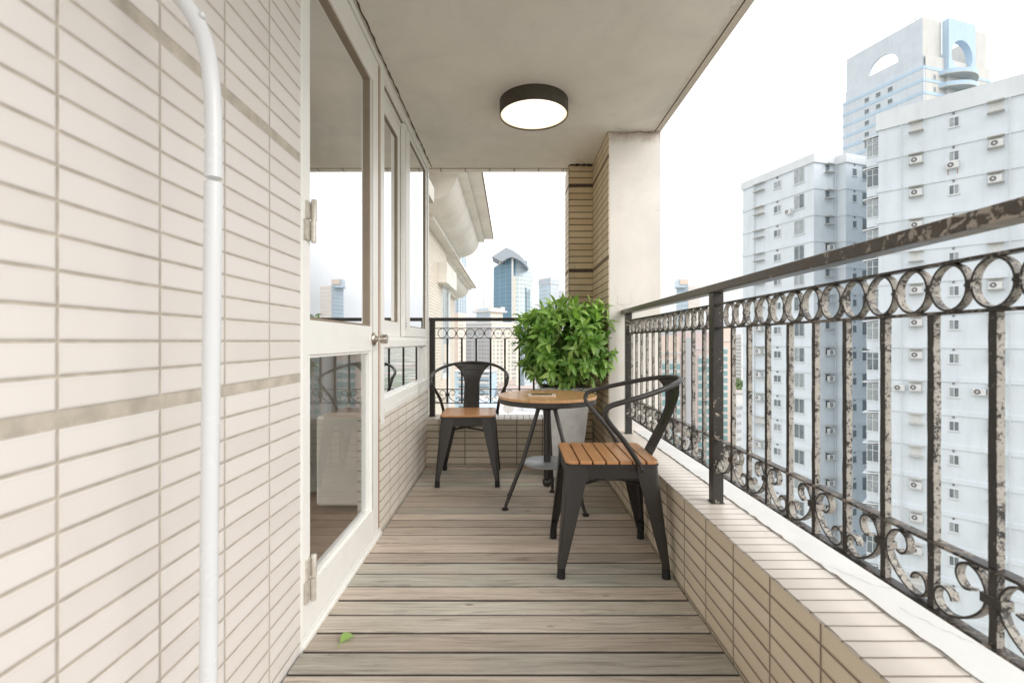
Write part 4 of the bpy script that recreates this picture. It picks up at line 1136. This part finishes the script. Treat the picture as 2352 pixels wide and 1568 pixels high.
for k, z in enumerate(BZ[:17]):
    niche(bm, FM0, sa, z, 1.5, shut=(k % 3 == 1)); 
    if k in (6, 7, 8, 9, 11, 12, 14): 
        make_ac(FM0, sa, z-.899, 'air conditioner on the second block\'s bright left face, %s from the top' % ORD[idx], 'air conditioners on the second pale block'); idx += 1
    add_window(bm, FM0, sb, z-1.40, z-.55, 1.05, 2, seed=k*11+4)
    m = MB(); FM0.box(m, sb-.1, sb+.1, .001, .09, z-.22, z-.06); m.build('vent', M['ac_fan'], bm)
    add_window(bm, FM0, sc_, z-1.75, z-.12, 1.35, 2, seed=k*13+5, lite=(k % 4 == 0) or None)
    niche(bm, FM1, sd_, z, 1.15, shut=False)
    m = MB(); FM1.box(m, sd_-.42, sd_+.1, .001, .02, z-.88, z-.12); m.build('louvre', M['win_dark'], bm)
    if k in (3, 7, 8, 9, 10, 11, 12, 13, 14):
        make_ac(FM1, sd_+.05, z-.899, 'air conditioner on the second block\'s shaded face, %s from the top' % ORD[idx2], 'air conditioners on the second pale block'); idx2 += 1
    add_window(bm, FM3, se, z-1.35, z-.52, .72, 1, seed=k*17+6, lite=False)
    m = MB(); FM3.box(m, se-.08, se+.08, .001, .08, z-.22, z-.08); m.build('vent', M['ac_fan'], bm)
    add_window(bm, FM3, FM3.L-.75, z-1.62, z-.1, 1.1, 1, seed=k*19+6, lite=False)
make_ac(FM0, s_at(FM0, 644), BZ[1]-2.1, 'white air conditioner on brackets beside a wide window of the second pale block', 'air conditioners on the second pale block', n0=.25)
for fac, t in ((FM1, FM1.L-.25), (FM0, s_at(FM0, 562))):
    m = MB(); m.tube([fac.pt(t, .18, GZ), fac.pt(t, .18, 20.6)], .06, 8); m.build('drain_pipe', M['pipe'], bm, smooth=60)

# --- tall tower with the round openings
T0, T1, T2 = Vector((89.5, 127.6)), Vector((95.3, 110.8)), Vector((116.1, 116.9))
T3 = T2+(T0-T1)
bt = thing('tall_tower', 'tall white and blue tower with a half round and an oval opening in its crown', 'building', (T1.x, T1.y, GZ))
FL, FR = Fac(T1, T0), Fac(T1, T2)
polyT = [tuple(T0), tuple(T1), tuple(T2), tuple(T3)]
big = offset_poly(polyT, .55)
MB().prism(big, GZ, 64.4).build('wall', M['tower_w'], bt)
MB().prism(offset_poly(polyT, .2), 64.4, 67.2).build('wall', M['tower_w'], bt)
for k in range(9):
    z = 63.75-2.9*k
    MB().prism(offset_poly(polyT, .62), z, z+.72).build('blue_band', M['tower_b'], bt)
# crown: hollow screen walls
def screen(fac, L, z0, z1, th, hole, mat, name, t0=0.0, n0=0.0, full=False):
    """flat wall with an arched / round hole; hole = (centre t, centre z, rt, rz)"""
    m = MB(); c, zc, rt, rz = hole; n = 28
    a0 = 0 if not full else 0
    if full: arc = [(c+rt*math.cos(2*math.pi*k/n), zc+rz*math.sin(2*math.pi*k/n)) for k in range(n)]
    else: arc = [(c+rt*math.cos(math.pi*k/n), zc+rz*math.sin(math.pi*k/n)) for k in range(n+1)]
    def quad(pts): m.ext([fac.pt(p[0], n0, p[1]) for p in pts], (fac.n*-th).to_3d())
    if not full:
        quad([(t0, z0), (t0, z1), (c-rt, z1), (c-rt, z0)]); quad([(c+rt, z0), (c+rt, z1), (L, z1), (L, z0)])
        if zc > z0: quad([(c-rt, z0), (c-rt, zc), (c+rt, zc), (c+rt, z0)])
        for i in range(n): quad([arc[i], arc[i+1], (arc[i+1][0], z1), (arc[i][0], z1)])
    else:
        quad([(t0, z0), (t0, z1), (c-rt, z1), (c-rt, z0)]); quad([(c+rt, z0), (c+rt, z1), (L, z1), (L, z0)])
        for i in range(n//2): quad([arc[i], arc[i+1], (arc[i+1][0], z1), (arc[i][0], z1)])
        for i in range(n//2, n): j = (i+1) % n; quad([arc[i], arc[j], (arc[j][0], z0), (arc[i][0], z0)])
    return m.build(name, mat, bt)
LT, LR = FL.L, FR.L
screen(FL, LT, 67.2, 76.05, .6, (8.7, 68.5, 3.5, 3.45), M['tower_w'], 'crown_wall', 0, 0)
m = MB(); FR.box(m, 0.001, 6.2, -.6, 0, 67.2, 76.03); m.build('crown_wall', M['tower_lit'], bt)
m = MB(); FR.box(m, 15.5, LR-.01, -.6, 0, 67.2, 76.0); m.build('crown_wall', M['tower_lit'], bt)
m = MB(); FR.box(m, 0.62, LR-.62, -LT, -LT+.6, 67.2, 72.6); m.build('crown_wall', M['tower_lit'], bt)
m = MB(); FL.box(m, .62, LT-.01, -LR, -LR+.6, 67.2, 76.0); m.build('crown_wall', M['tower_lit'], bt)
MB().prism(offset_poly([tuple(FR.pt(6.3, 1.2, 0).xy), tuple(FR.pt(15.3, 1.2, 0).xy), tuple(FR.pt(15.3, -1, 0).xy), tuple(FR.pt(6.3, -1, 0).xy)], 0), 40, 63.6).build('stair_bay', M['tower_lit'], bt)
screen(FR, 15.3, 63.8, 76.1, 1.4, (10.7, 68.0, 3.55, 3.6), M['tower_b'], 'blue_frame', 6.3, 1.45, True)
# right face coated in cream, its sunlit tone put into the colour
m = MB(); FR.box(m, .02, LR, .56, .60, 40, 67.1); m.build('facing', M['tower_lit'], bt)
for k in range(3):
    z = 63.75-2.9*k
    m = MB(); FR.box(m, 0, LR+.55, .60, .66, z, z+.72); m.build('blue_band', M['tower_b'], bt)
for k in range(4):          # curved balconies
    z = 62.9-2.9*k; n = 18; pts = []
    for i in range(n+1):
        q = i/n; pts.append(FR.pt(4.3+12.6*q, .6+3.3*math.sin(math.pi*min(1, q*1.02+.02))**.7 if 0 < q < 1 else .6, z))
    m = MB(); m.ext(pts, (0, 0, .9)); o = m.build('curved_balcony', M['tower_b'], bt)
    m = MB(); m.ext([p+Vector((0, 0, -.16)) for p in pts], (0, 0, .155)); m.build('balcony_soffit', M['apt_shade'], o)
for j, t in enumerate((6.62, 9.38, 12.16)):
    for k in range(5): add_window(bt, FL, t, 61.9-2.9*k, 63.05-2.9*k, 1.15, 1, seed=j*9+k, lite=False, n0=.56)
for k in range(3): 
    add_window(bt, FR, 2.9, 61.7-2.9*k, 62.8-2.9*k, .9, 1, seed=k, lite=False, n0=.6)
    add_window(bt, FR, 11.2, 60.9-2.9*k, 62.6-2.9*k, 1.2, 1, seed=k, lite=False, n0=1.2)
    add_window(bt, FR, 18.6, 61.7-2.9*k, 62.8-2.9*k, .9, 1, seed=k, lite=False, n0=.6)
m = MB(); a = FL.pt(2.0, -1, 76); m.tube([a, a+Vector((0, 0, 1.8))], .08, 6); m.build('mast', M['ac_fan'], bt)

# ================================================================== CITY BEYOND THE END RAILING
def slab_bldg(name, label, x0, x1, xm, yt, Yf, mat_l, mat_r, depth=25, cat='building', ytl=None, roof=None):
    """two visible faces meeting at screen column xm, front corner at depth Yf; returns root and footprint"""
    a, b, c_ = Vector((PX(x0, Yf+depth*.6), Yf+depth*.6)), Vector((PX(xm, Yf), Yf)), Vector((PX(x1, Yf+depth*.45), Yf+depth*.45))
    d_ = a+(c_-b); zt = PZ(yt, Yf)
    r = thing(name, label, cat, (b.x, b.y, GZ))
    m = MB(); m.prism([tuple(a), tuple(b), tuple(c_), tuple(d_)], GZ, zt); m.build('body', mat_l, r)
    if mat_r is not mat_l:
        f = Fac(b, c_); m = MB(); f.box(m, -.0, f.L, .01, .15, GZ, zt-.05); m.build('side_facing', mat_r, r)
    return r, a, b, c_, zt

# glass tower with the swooping roof
Yg = 400
g = thing('glass_tower', 'blue green glass office tower with a swooping pointed roof seen past the cornice', 'building', (PX(1176, Yg), Yg, GZ))
def G(px, py, dy=0): return P(px, py, Yg+dy)
m = MB(); fl = [P(1133.8, 614.4, Yg+18), P(1174.8, 589.8, Yg), P(1174.8, 900, Yg), P(1133.8, 900, Yg+18)]
bk = Vector((14, 22, 0)); m.ext(fl, bk); m.build('glass_wall', M['g_blue'], g)
m = MB(); m.ext([P(1174.9, 589.4, Yg-.5), P(1179.2, 592, Yg-.5), P(1179.2, 900, Yg-.5), P(1174.9, 900, Yg-.5)], (0, 20, 0)); m.build('corner_fin', M['g_white'], g)
def curved_body(pts, z0, zt, mat, name):
    MB().prism(pts, z0, zt).build(name, mat, g)
arc = [(PX(1179.3, Yg), Yg+1)]+[(PX(1184+37*math.sin(math.pi/2*k/8), Yg+2+20*(1-math.cos(math.pi/2*k/8))), Yg+2+20*(1-math.cos(math.pi/2*k/8))) for k in range(9)]+[(PX(1216, Yg+40), Yg+40), (PX(1182, Yg+40), Yg+40)]
curved_body(arc, GZ, PZ(634, Yg), M['g_green'], 'glass_wall')
arc2 = [(x*.985+1.2-.0*0, y_+4) for x, y_ in arc]
zs1 = PZ(600, Yg)
m = MB()
base = [Vector((x, y_, PZ(634, Yg)-1)) for x, y_ in arc2]
top = []
for b_ in base:
    u = CX+b_.x*F0/b_.y; top.append(Vector((b_.x, b_.y, PZ(593+max(0, u-1185)**1.5*.135, b_.y))))
n = len(base); m.add(base+top, [tuple(range(n-1, -1, -1)), tuple(range(n, 2*n))]+[(i, (i+1)%n, n+(i+1)%n, n+i) for i in range(n)])
m.build('upper_glass', M['g_pale'], g)
cp = [(1129.9, 589.3), (1162.2, 568.3), (1175, 573.5), (1187, 581), (1198, 590), (1208, 602), (1214.5, 614.5), (1213, 616.5), (1207, 609), (1197, 600), (1187, 594.5), (1176, 590), (1165, 593), (1153, 601)]
tip = [P(x, y_, Yg-3) for x, y_ in cp]
m = MB(); m.ext(tip, (0, 26, 0)); m.build('roof_canopy', M['g_canopy'], g)
for i in range(4):
    xx = 1148+i*6.2; m = MB(); m.tube([P(xx, 606-i*3.4, Yg), P(xx, 592-i*3.4, Yg)], .55, 8); m.build('canopy_column', M['g_cream'], g)
m = MB(); 
for k in range(2):
    a = 1207+k*7; m.ext([P(a, 660+k*6, Yg+6), P(a+2.6, 660+k*6, Yg+6), P(a+2.6, 800, Yg+6), P(a, 800, Yg+6)], (0, 2, 0))
m.build('dark_glass_strip', M['g_blue'], g)
m = MB(); m.ext([P(1179.5, 632, Yg-.4), P(1184, 636, Yg-.4), P(1184, 900, Yg-.4), P(1179.5, 900, Yg-.4)], (0, 2, 0)); m.build('stone_strip', M['g_cream'], g)
# boxy tower
r, a, b, c_, zt = slab_bldg('office_tower', 'boxy pale glass office tower standing to the right of the swooping one', 1238.3, 1283.2, 1264.5, 636.7, 450, M['g_pale'], M['g_sunny'])
MB().prism(offset_poly([tuple(a), tuple(b), tuple(c_), tuple(a+(c_-b))], .5), zt-6, zt-.3).build('crown', M['g_sunny'], r)
r, a, b, c_, zt = slab_bldg('roof_house', 'small white far tower with rooftop dishes just left of the tiled column', 1285, 1299, 1289.5, 682, 500, M['g_white'], M['g_white'])
m = MB(); p = P(1290.5, 676, 500); m.box(p.x-2.4, p.x+2.6, p.y, p.y+5, zt, p.z+4); m.build('roof_cabin', M['g_grey'], r)
for k in range(2):
    p = P(1285.5+k*4, 683+k*2, 496); m = MB(); m.lathe([(0, 0), (1.2, .3), (2.0, 1.1)], p, 14); m.build('dish', M['g_grey'], r)
m = MB()
for k in range(8): zz = zt-5-4*k; m.box(b.x-3.2, b.x+4.6, b.y+.0-.35, b.y+.2, zz, zz+1.4)
m.build('window_strip', M['g_win'], r, kind='stuff')
# striped blue tower and tan tower behind the wing
slab_bldg('striped_tower', 'striped blue grey tower partly hidden behind the cornices of the tiled wing', 1030, 1072, 1052, 588, 520, M['g_dark'], M['g_dark'])
r, a, b, c_, zt = slab_bldg('tan_block', 'narrow cream apartment tower between the tiled wing and the white block', 1036, 1069.5, 1052, 718, 320, M['g_peach'], M['g_cream'], depth=20)
fb = Fac(b, c_)
for j in range(3):
    for k in range(14):
        z = zt-4.5-3.0*k; m = MB(); fb.box(m, 1.2+1.9*j, 2.0+1.9*j, .16, .25, z-1.4, z); m.build('window', M['g_win'], r)
# white block with regular windows
Yh = 348.0
hA, hB, hC = Vector((PX(1066.4, Yh+16), Yh+16)), Vector((PX(1129, Yh), Yh)), Vector((PX(1191, Yh+14), Yh+14))
hp = [tuple(hA), tuple(hB), tuple(hC), tuple(hA+(hC-hB))]
zh = PZ(741.6, Yh)
h = thing('white_block', 'large white block with rows of square windows straight beyond the end railing', 'building', (hB.x, hB.y, GZ))
MB().prism(hp, GZ, zh).build('wall', M['g_grey'], h)
FHl, FHr = Fac(hB, hA), Fac(hB, hC)
m = MB(); FHr.box(m, 0, FHr.L, .02, .2, GZ, zh-.1); m.build('wall_facing', M['g_cream'], h)
MB().prism(offset_poly(hp, .8), PZ(756, Yh), PZ(750, Yh)).build('cornice', M['g_white'], h)
MB().prism(offset_poly(hp, .5), zh-.6, zh+.9).build('roof_parapet', M['g_white'], h)
tw = [(PX(1095, Yh+22), Yh+22), (PX(1127, Yh+10), Yh+10), (PX(1155, Yh+20), Yh+20), (PX(1124, Yh+34), Yh+34)]
MB().prism(tw, zh, PZ(706, Yh+10)).build('roof_tower', M['g_cream'], h)
f_ = Fac(tw[1], tw[0]); m = MB(); f_.box(m, .3, f_.L-.2, .02, .4, zh, PZ(706.5, Yh+10)); m.build('roof_tower_side', M['g_pale'], h)
MB().prism(offset_poly(tw, 2.6), PZ(716, Yh+10), PZ(712.5, Yh+10)).build('roof_slab', M['g_white'], h)
for q in (tw[0], tw[1], tw[2]): MB().box(q[0]-1.6, q[0]+1.6, q[1]-1.6, q[1]+1.6, PZ(712.4, Yh+10), PZ(703, Yh+10)).build('roof_turret', M['g_white'], h)
m = MB(); p = P(1111.5, 703, Yh+14); m.tube([p, P(1111.5, 655, Yh+14)], .28, 6); m.build('mast', M['g_grey'], h)
m = MB()      # lattice frame on the tower face
q0, q1, q2, q3 = [P(x, y_, Yh+9) for x, y_ in ((1106, 742), (1114, 742), (1114, 722), (1106, 722))]
for a_, b_ in ((q0, q1), (q1, q2), (q2, q3), (q3, q0), (q0, q2), (q1, q3)): m.tube([a_, b_], .22, 5)
m.build('lattice', M['g_win'], h)
# windows
def col_s(fac, px):
    return s_at(fac, px-CX)
cols = [(FHl, 947.4+ (x*.28687*.5742/.16474*0)+0) for x in ()]
Lc = [1033.53+x*.16473 for x in (220, 243, 268, 293, 332, 413, 457, 495, 533)]
Rc = [1033.53+x*.16473 for x in (612, 665, 717, 765, 820, 871, 905)]
wins = []
for fac, cl in ((FHl, Lc), (FHr, Rc)):
    for j, px in enumerate(cl):
        s0 = col_s(fac, px)
        for k in range(15):
            z = PZ(717.75+16.473*.01*0+(405/3.4857+0)*.5742-0+0, Yh) if False else PZ((1250+(405+57.5*(k-1))/3.4857)*.5742, Yh)
            if k == 0: z = PZ((1250+290/3.4857)*.5742, Yh)
            wins.append((fac, s0, z, 1.0 if j in (1, 2, 5, 6) or (fac is FHr and j in (1, 2, 4)) else .6))
wins.sort(key=lambda w_: -w_[2])
st_ = MB()
for i, (fac, s0, z, w_) in enumerate(wins):
    m = MB() if i < 98 else st_
    fac.box(m, s0-w_, s0+w_, .205, .26, z-.95, z+.95)
    if i < 98: m.build('window', M['g_win'], h)
st_.build('windows_below', M['g_win'], h, kind='stuff')
# pale grey block to the right of the white one
slab_bldg('grey_block', 'pale grey tower rising behind the right edge of the white block', 1186, 1222, 1204, 742, 380, M['g_pale'], M['g_sunny'], depth=18)

# low light blue apartment house
Yl = 200.0
lA, lB, lC = Vector((PX(1042, Yl+4), Yl+4)), Vector((PX(1128, Yl), Yl)), Vector((PX(1141, Yl+10), Yl+10))
l = thing('blue_house', 'light blue apartment house with white balconies below the white block', 'building', (lB.x, lB.y, GZ))
zl = PZ(855, Yl); MB().prism([tuple(lA), tuple(lB), tuple(lC), (lA.x, lC.y)], GZ, zl).build('wall', M['g_sky'], l)
Fl_ = Fac(lB, lA)
for k in range(7):
    z = zl-2.85*k
    for j in range(2):
        m = MB(); Fl_.box(m, .8+8.0*j, 6.6+8.0*j, .02, .9, z-2.0, z-.95); o = m.build('balcony', M['g_white'], l)
        m = MB(); Fl_.box(m, 1.0+8.0*j, 6.4+8.0*j, .01, .05, z-.9, z-.25); m.build('balcony_window', M['win_dark'], o)
MB().prism(offset_poly([tuple(lA), tuple(lB), tuple(lC), (lA.x, lC.y)], .5), zl, zl+.5).build('roof', M['g_white'], l)

# rooftop with a satellite dish, close below
rf = thing('rooftop', 'flat pale rooftop with low cabins close below the end railing', 'building', (1, 42, GZ))
MB().box(-4, 8, 38, 52, GZ, -5.6).build('body', M['g_white'], rf)
MB().box(-4.1, 8.1, 51.8, 52.1, GZ, -5.0).build('roof_parapet', M['g_white'], rf)
MB().box(1.2, 4.2, 45, 48, -5.6, -4.75).build('cabin', M['g_grey'], rf)
MB().obox((1.0, 44.8, -4.75), (3.5, 0, .3), (0, 3.4, 0), (0, 0, .08)).build('cabin_roof', M['g_roof'], rf)
MB().box(-3.2, -1.4, 45, 49, -5.6, -4.9).build('cabin', M['g_sky'], rf)
dh = thing('satellite_dish', 'grey satellite dish on the low rooftop just above the end parapet', 'satellite dish', (-.20, 42, -5.6))
dm = MB(); n = 24; dm.lathe([(0, .0), (.2, .03), (.38, .11), (.50, .2)], (0, 0, 0), n)
rot = Matrix.Rotation(R(55), 4, 'X')@Matrix.Identity(4)
dm.v = [Vector((-.20, 42, -4.95))+rot@v for v in dm.v]
dm.build('reflector', plain('dish mesh', (.42, .40, .38), .6), dh, smooth=60)
m = MB()
for a_ in (30, 150, 270): 
    p0 = Vector((-.20, 42, -4.95))+rot@Vector((.47*math.cos(R(a_)), .47*math.sin(R(a_)), .19)); m.tube([p0, Vector((-.20, 42, -4.95))+rot@Vector((0, 0, .55))], .015, 5)
m.build('feed_arm', M['g_win'], dh)
MB().tube([(-.2, 42, -5.6), (-.2, 42, -4.97)], .04, 8).build('mast', M['g_win'], dh)

# ================================================================== CITY THROUGH THE SIDE RAILING
r, a, b, c_, zt = slab_bldg('office_tower', 'pale far tower with a taller peach corner, above the far part of the side railing', 1553.6, 1607.4, 1581, 655.5, 450, M['g_pale'], M['g_tan'], depth=22)
m = MB(); q = [P(1555.5, 640.8, 452), P(1581, 640.8, 452), P(1581, 660, 452), P(1553.2, 660, 452)]
m.ext(q, (2, 12, 0)); m.build('rounded_crown', M['g_pale'], r)
m = MB(); m.ext([P(1562, 641.5, 451), P(1581.4, 642.5, 451), P(1581.4, 652.5, 451), P(1562, 652.5, 451)], (0, 1, 0)); m.build('peach_crown', M['tan_w'], r)
# pink towers
def pink(label, x0, x1, yt, Y, cols_, mat, teal=True, name='pink_tower'):
    r = thing(name, label, 'building', (PX(x0, Y), Y, GZ)); zt = PZ(yt, Y)
    xa, xb = PX(x0, Y), PX(x1, Y)
    MB().box(xa, xb, Y, Y+14, GZ, zt).build('wall', mat, r)
    MB().box(xa-.3, xb+.3, Y-.3, Y+14.3, zt-6.2, zt-5.6).build('cornice', M['g_white'], r)
    MB().box(xa+.8, xb-1.5, Y+.1, Y+9, zt, zt+1.6).build('roof_cabin', M['g_grey'], r)
    for px in cols_:
        xc = PX(px, Y); m = MB(); m.box(xc-.9, xc+.9, Y-.12, Y-.002, GZ, zt-8); c = m.build('window_strip', M['g_white'], r)
        for k in range(13):
            z = zt-9.5-3.0*k; m = MB(); m.box(xc-.85, xc+.85, Y-.2, Y-.125, z-1.9, z); m.build('window', M['g_teal'], r)
    return r
pink('peach and pink tower with teal windows, leftmost seen between the railing bars', 1519, 1561, 770, 160, (1526.5, 1543.5, 1556), M['g_peach'])
pink('dusty pink tower with pale strips in the middle, right of the peach one', 1566, 1632, 762, 172, (1571, 1609, 1625), M['g_pink'])
rr_ = thing('light_tower', 'pale lilac grey slab standing between the two pink towers', 'building', (PX(1585, 165), 165, GZ))
MB().box(PX(1576, 165), PX(1596, 165), 165, 170, GZ, PZ(775, 165)).build('wall', M['g_grey'], rr_)
pink('narrow peach tower just right of the middle railing post', 1659, 1681, 750, 200, (1666,), M['g_peach'], name='pink_tower')
# white far tower
r, a, b, c_, zt = slab_bldg('white_tower', 'slim white apartment tower far behind, left of the second pale block', 1688, 1719, 1703, 768, 400, M['g_white'], M['g_white'], depth=16)
fl_ = Fac(b, a)
for k in range(24):
    z = zt-3-3.0*k; m = MB(); fl_.box(m, .6, fl_.L-.6, .01, .1, z-1.1, z); m.build('window_strip', M['g_win'], r)
r, a, b, c_, zt = slab_bldg('grey_house', 'grey apartment house with a dark roof slab low between the railing bars', 1684, 1720, 1690, 938, 180, M['g_grey'], M['g_grey'], depth=12)
MB().prism(offset_poly([tuple(a), tuple(b), tuple(c_), tuple(a+(c_-b))], .6), zt, zt+.9).build('roof', M['g_win'], r)
fr_ = Fac(b, c_)
for k in range(7):
    for j in range(2):
        z = zt-2.2-3*k; m = MB(); fr_.box(m, .8+1.8*j, 1.9+1.8*j, .01, .12, z-1.2, z); m.build('window', M['g_win'], r)

# low houses and trees between the towers, mostly hazy roofs
rn = random.Random(21)
for i in range(70):
    Y = rn.uniform(190, 620); px = rn.uniform(1500, 1720) if i % 3 else rn.uniform(985, 1245)
    x = PX(px, Y); wv, dv, hv = rn.uniform(7, 15), rn.uniform(8, 16), rn.uniform(5, 14)
    if i % 7 == 0: hv *= 1.8
    rt = rn.random() < .5
    r = thing('low_house', 'low house with a %s roof far below between the towers' % ('brown tiled' if rt else 'flat grey'), 'house', (x, Y, GZ), 0, 'low houses with %s roofs far below' % ('brown tiled' if rt else 'flat grey'))
    MB().box(x-wv/2, x+wv/2, Y, Y+dv, GZ, GZ+hv).build('wall', M[rn.choice(['g_white', 'g_cream', 'g_grey', 'g_white'])], r)
    if rt: MB().ext([(x-wv/2-.5, Y-.5, GZ+hv), (x-wv/2-.5, Y+dv+.5, GZ+hv), (x-wv/2-.5, Y+dv/2, GZ+hv+3.2)], (wv+1, 0, 0)).build('roof', M['g_roofred'], r)
    else: MB().box(x-wv/2-.4, x+wv/2+.4, Y-.4, Y+dv+.4, GZ+hv, GZ+hv+.7).build('roof', M['g_roof'], r)
for i in range(9):
    px, Y = rn.uniform(1684, 1712), rn.uniform(330, 430); x = PX(px, Y); hgt = rn.uniform(11, 17)
    t = thing('tree', 'hazy green tree among the low houses far below', 'tree', (x, Y, GZ), 0, 'hazy trees among the low houses')
    MB().tube([(x, Y, GZ), (x+.3, Y, GZ+hgt*.6)], [.4, .2], 7).build('trunk', M['trunk'], t)
    m = MB(); m.attr = []
    for k in range(420):
        v = Vector((rn.gauss(0, 1), rn.gauss(0, 1), rn.gauss(0, .8))); v = v.normalized()*rn.uniform(.5, 1.05)
        c0 = Vector((x, Y, GZ+hgt*.68))+Vector((v.x*5.2, v.y*5.2, v.z*hgt*.34)); s_ = rn.uniform(.5, 1.0)
        d1 = Vector([rn.uniform(-1, 1) for _ in range(3)]).normalized()*s_; d2 = d1.cross(Vector([rn.uniform(-1, 1) for _ in range(3)])).normalized()*s_
        m.add([c0-d1, c0+d2, c0+d1, c0-d2], [(0,1,2,3)]); m.attr += [max(0, min(1, .5+.4*v.z+rn.uniform(-.2, .2)))]*4
    m.build('crown', M['foliage_far'], t)
MB().add([(-3000, -3000, GZ), (3000, -3000, GZ), (3000, 5000, GZ), (-3000, 5000, GZ)], [(0,1,2,3)]).build('ground', M['ground'], kind='structure')

# ================================================================== LIGHT, SKY, CAMERA
W = bpy.data.worlds.new('World'); S.world = W; W.use_nodes = True
q = NB(W.node_tree); bg = W.node_tree.nodes['Background']
sky = q.n('ShaderNodeTexSky'); sky.sky_type = 'NISHITA'; sky.sun_disc = False
SUN_E, SUN_A = R(30), R(124)       # elevation, compass direction (clockwise from +Y)
sky.sun_elevation = SUN_E; sky.sun_rotation = SUN_A; sky.air_density = 1.0; sky.dust_density = 6.0; sky.ozone_density = 1.0
tc = q.n('ShaderNodeTexCoord'); z = q.sep(tc.outputs['Generated'])[2]
SKYS = 0.12
ov = q.ramp(q.mr(z, -.02, .98), [(0, (.49, .50, .515)), (.10, (.56, .57, .58)), (.22, (.90, .905, .91)), (.36, (1.0, 1.0, 1.0)), (1, (1.0, 1.0, 1.0))])
OV = 2.0
mul = q.n('ShaderNodeVectorMath', operation='SCALE'); q.l(ov, mul.inputs[0]); mul.inputs['Scale'].default_value = OV/SKYS
mixc = q.mix(.88, sky.outputs[0], mul.outputs[0])
q.l(mixc, bg.inputs[0]); bg.inputs[1].default_value = SKYS
sl_ = bpy.data.lights.new('sun', 'SUN'); sl_.energy = 1.7; sl_.angle = R(40); sl_.color = (1, .98, .95)
so = bpy.data.objects.new('sun', sl_); COL.objects.link(so)
sd = Vector((math.sin(SUN_A)*math.cos(SUN_E), math.cos(SUN_A)*math.cos(SUN_E), math.sin(SUN_E)))
so.rotation_euler = sd.to_track_quat('Z', 'Y').to_euler(); so.location = sd*60

cam = bpy.data.cameras.new('camera'); co_ = bpy.data.objects.new('camera', cam); COL.objects.link(co_)
co_.location = (0, 0, 1.0); co_.rotation_euler = (R(90), 0, 0)
cam.sensor_width = 36; cam.lens = F0/2352*36; cam.shift_x = (1176-CX)/2352
cam.clip_start = .02; cam.clip_end = 12000
cam.dof.use_dof = True; cam.dof.focus_distance = 2.9; cam.dof.aperture_fstop = 4.5
S.camera = co_
S.view_settings.view_transform = 'Standard'; S.view_settings.look = 'None'
S.view_settings.exposure = 0; S.view_settings.gamma = 1
S.render.engine = 'CYCLES'
S.cycles.max_bounces = 10; S.cycles.diffuse_bounces = 6; S.cycles.glossy_bounces = 5; S.cycles.transparent_max_bounces = 12
S.cycles.use_denoising = True
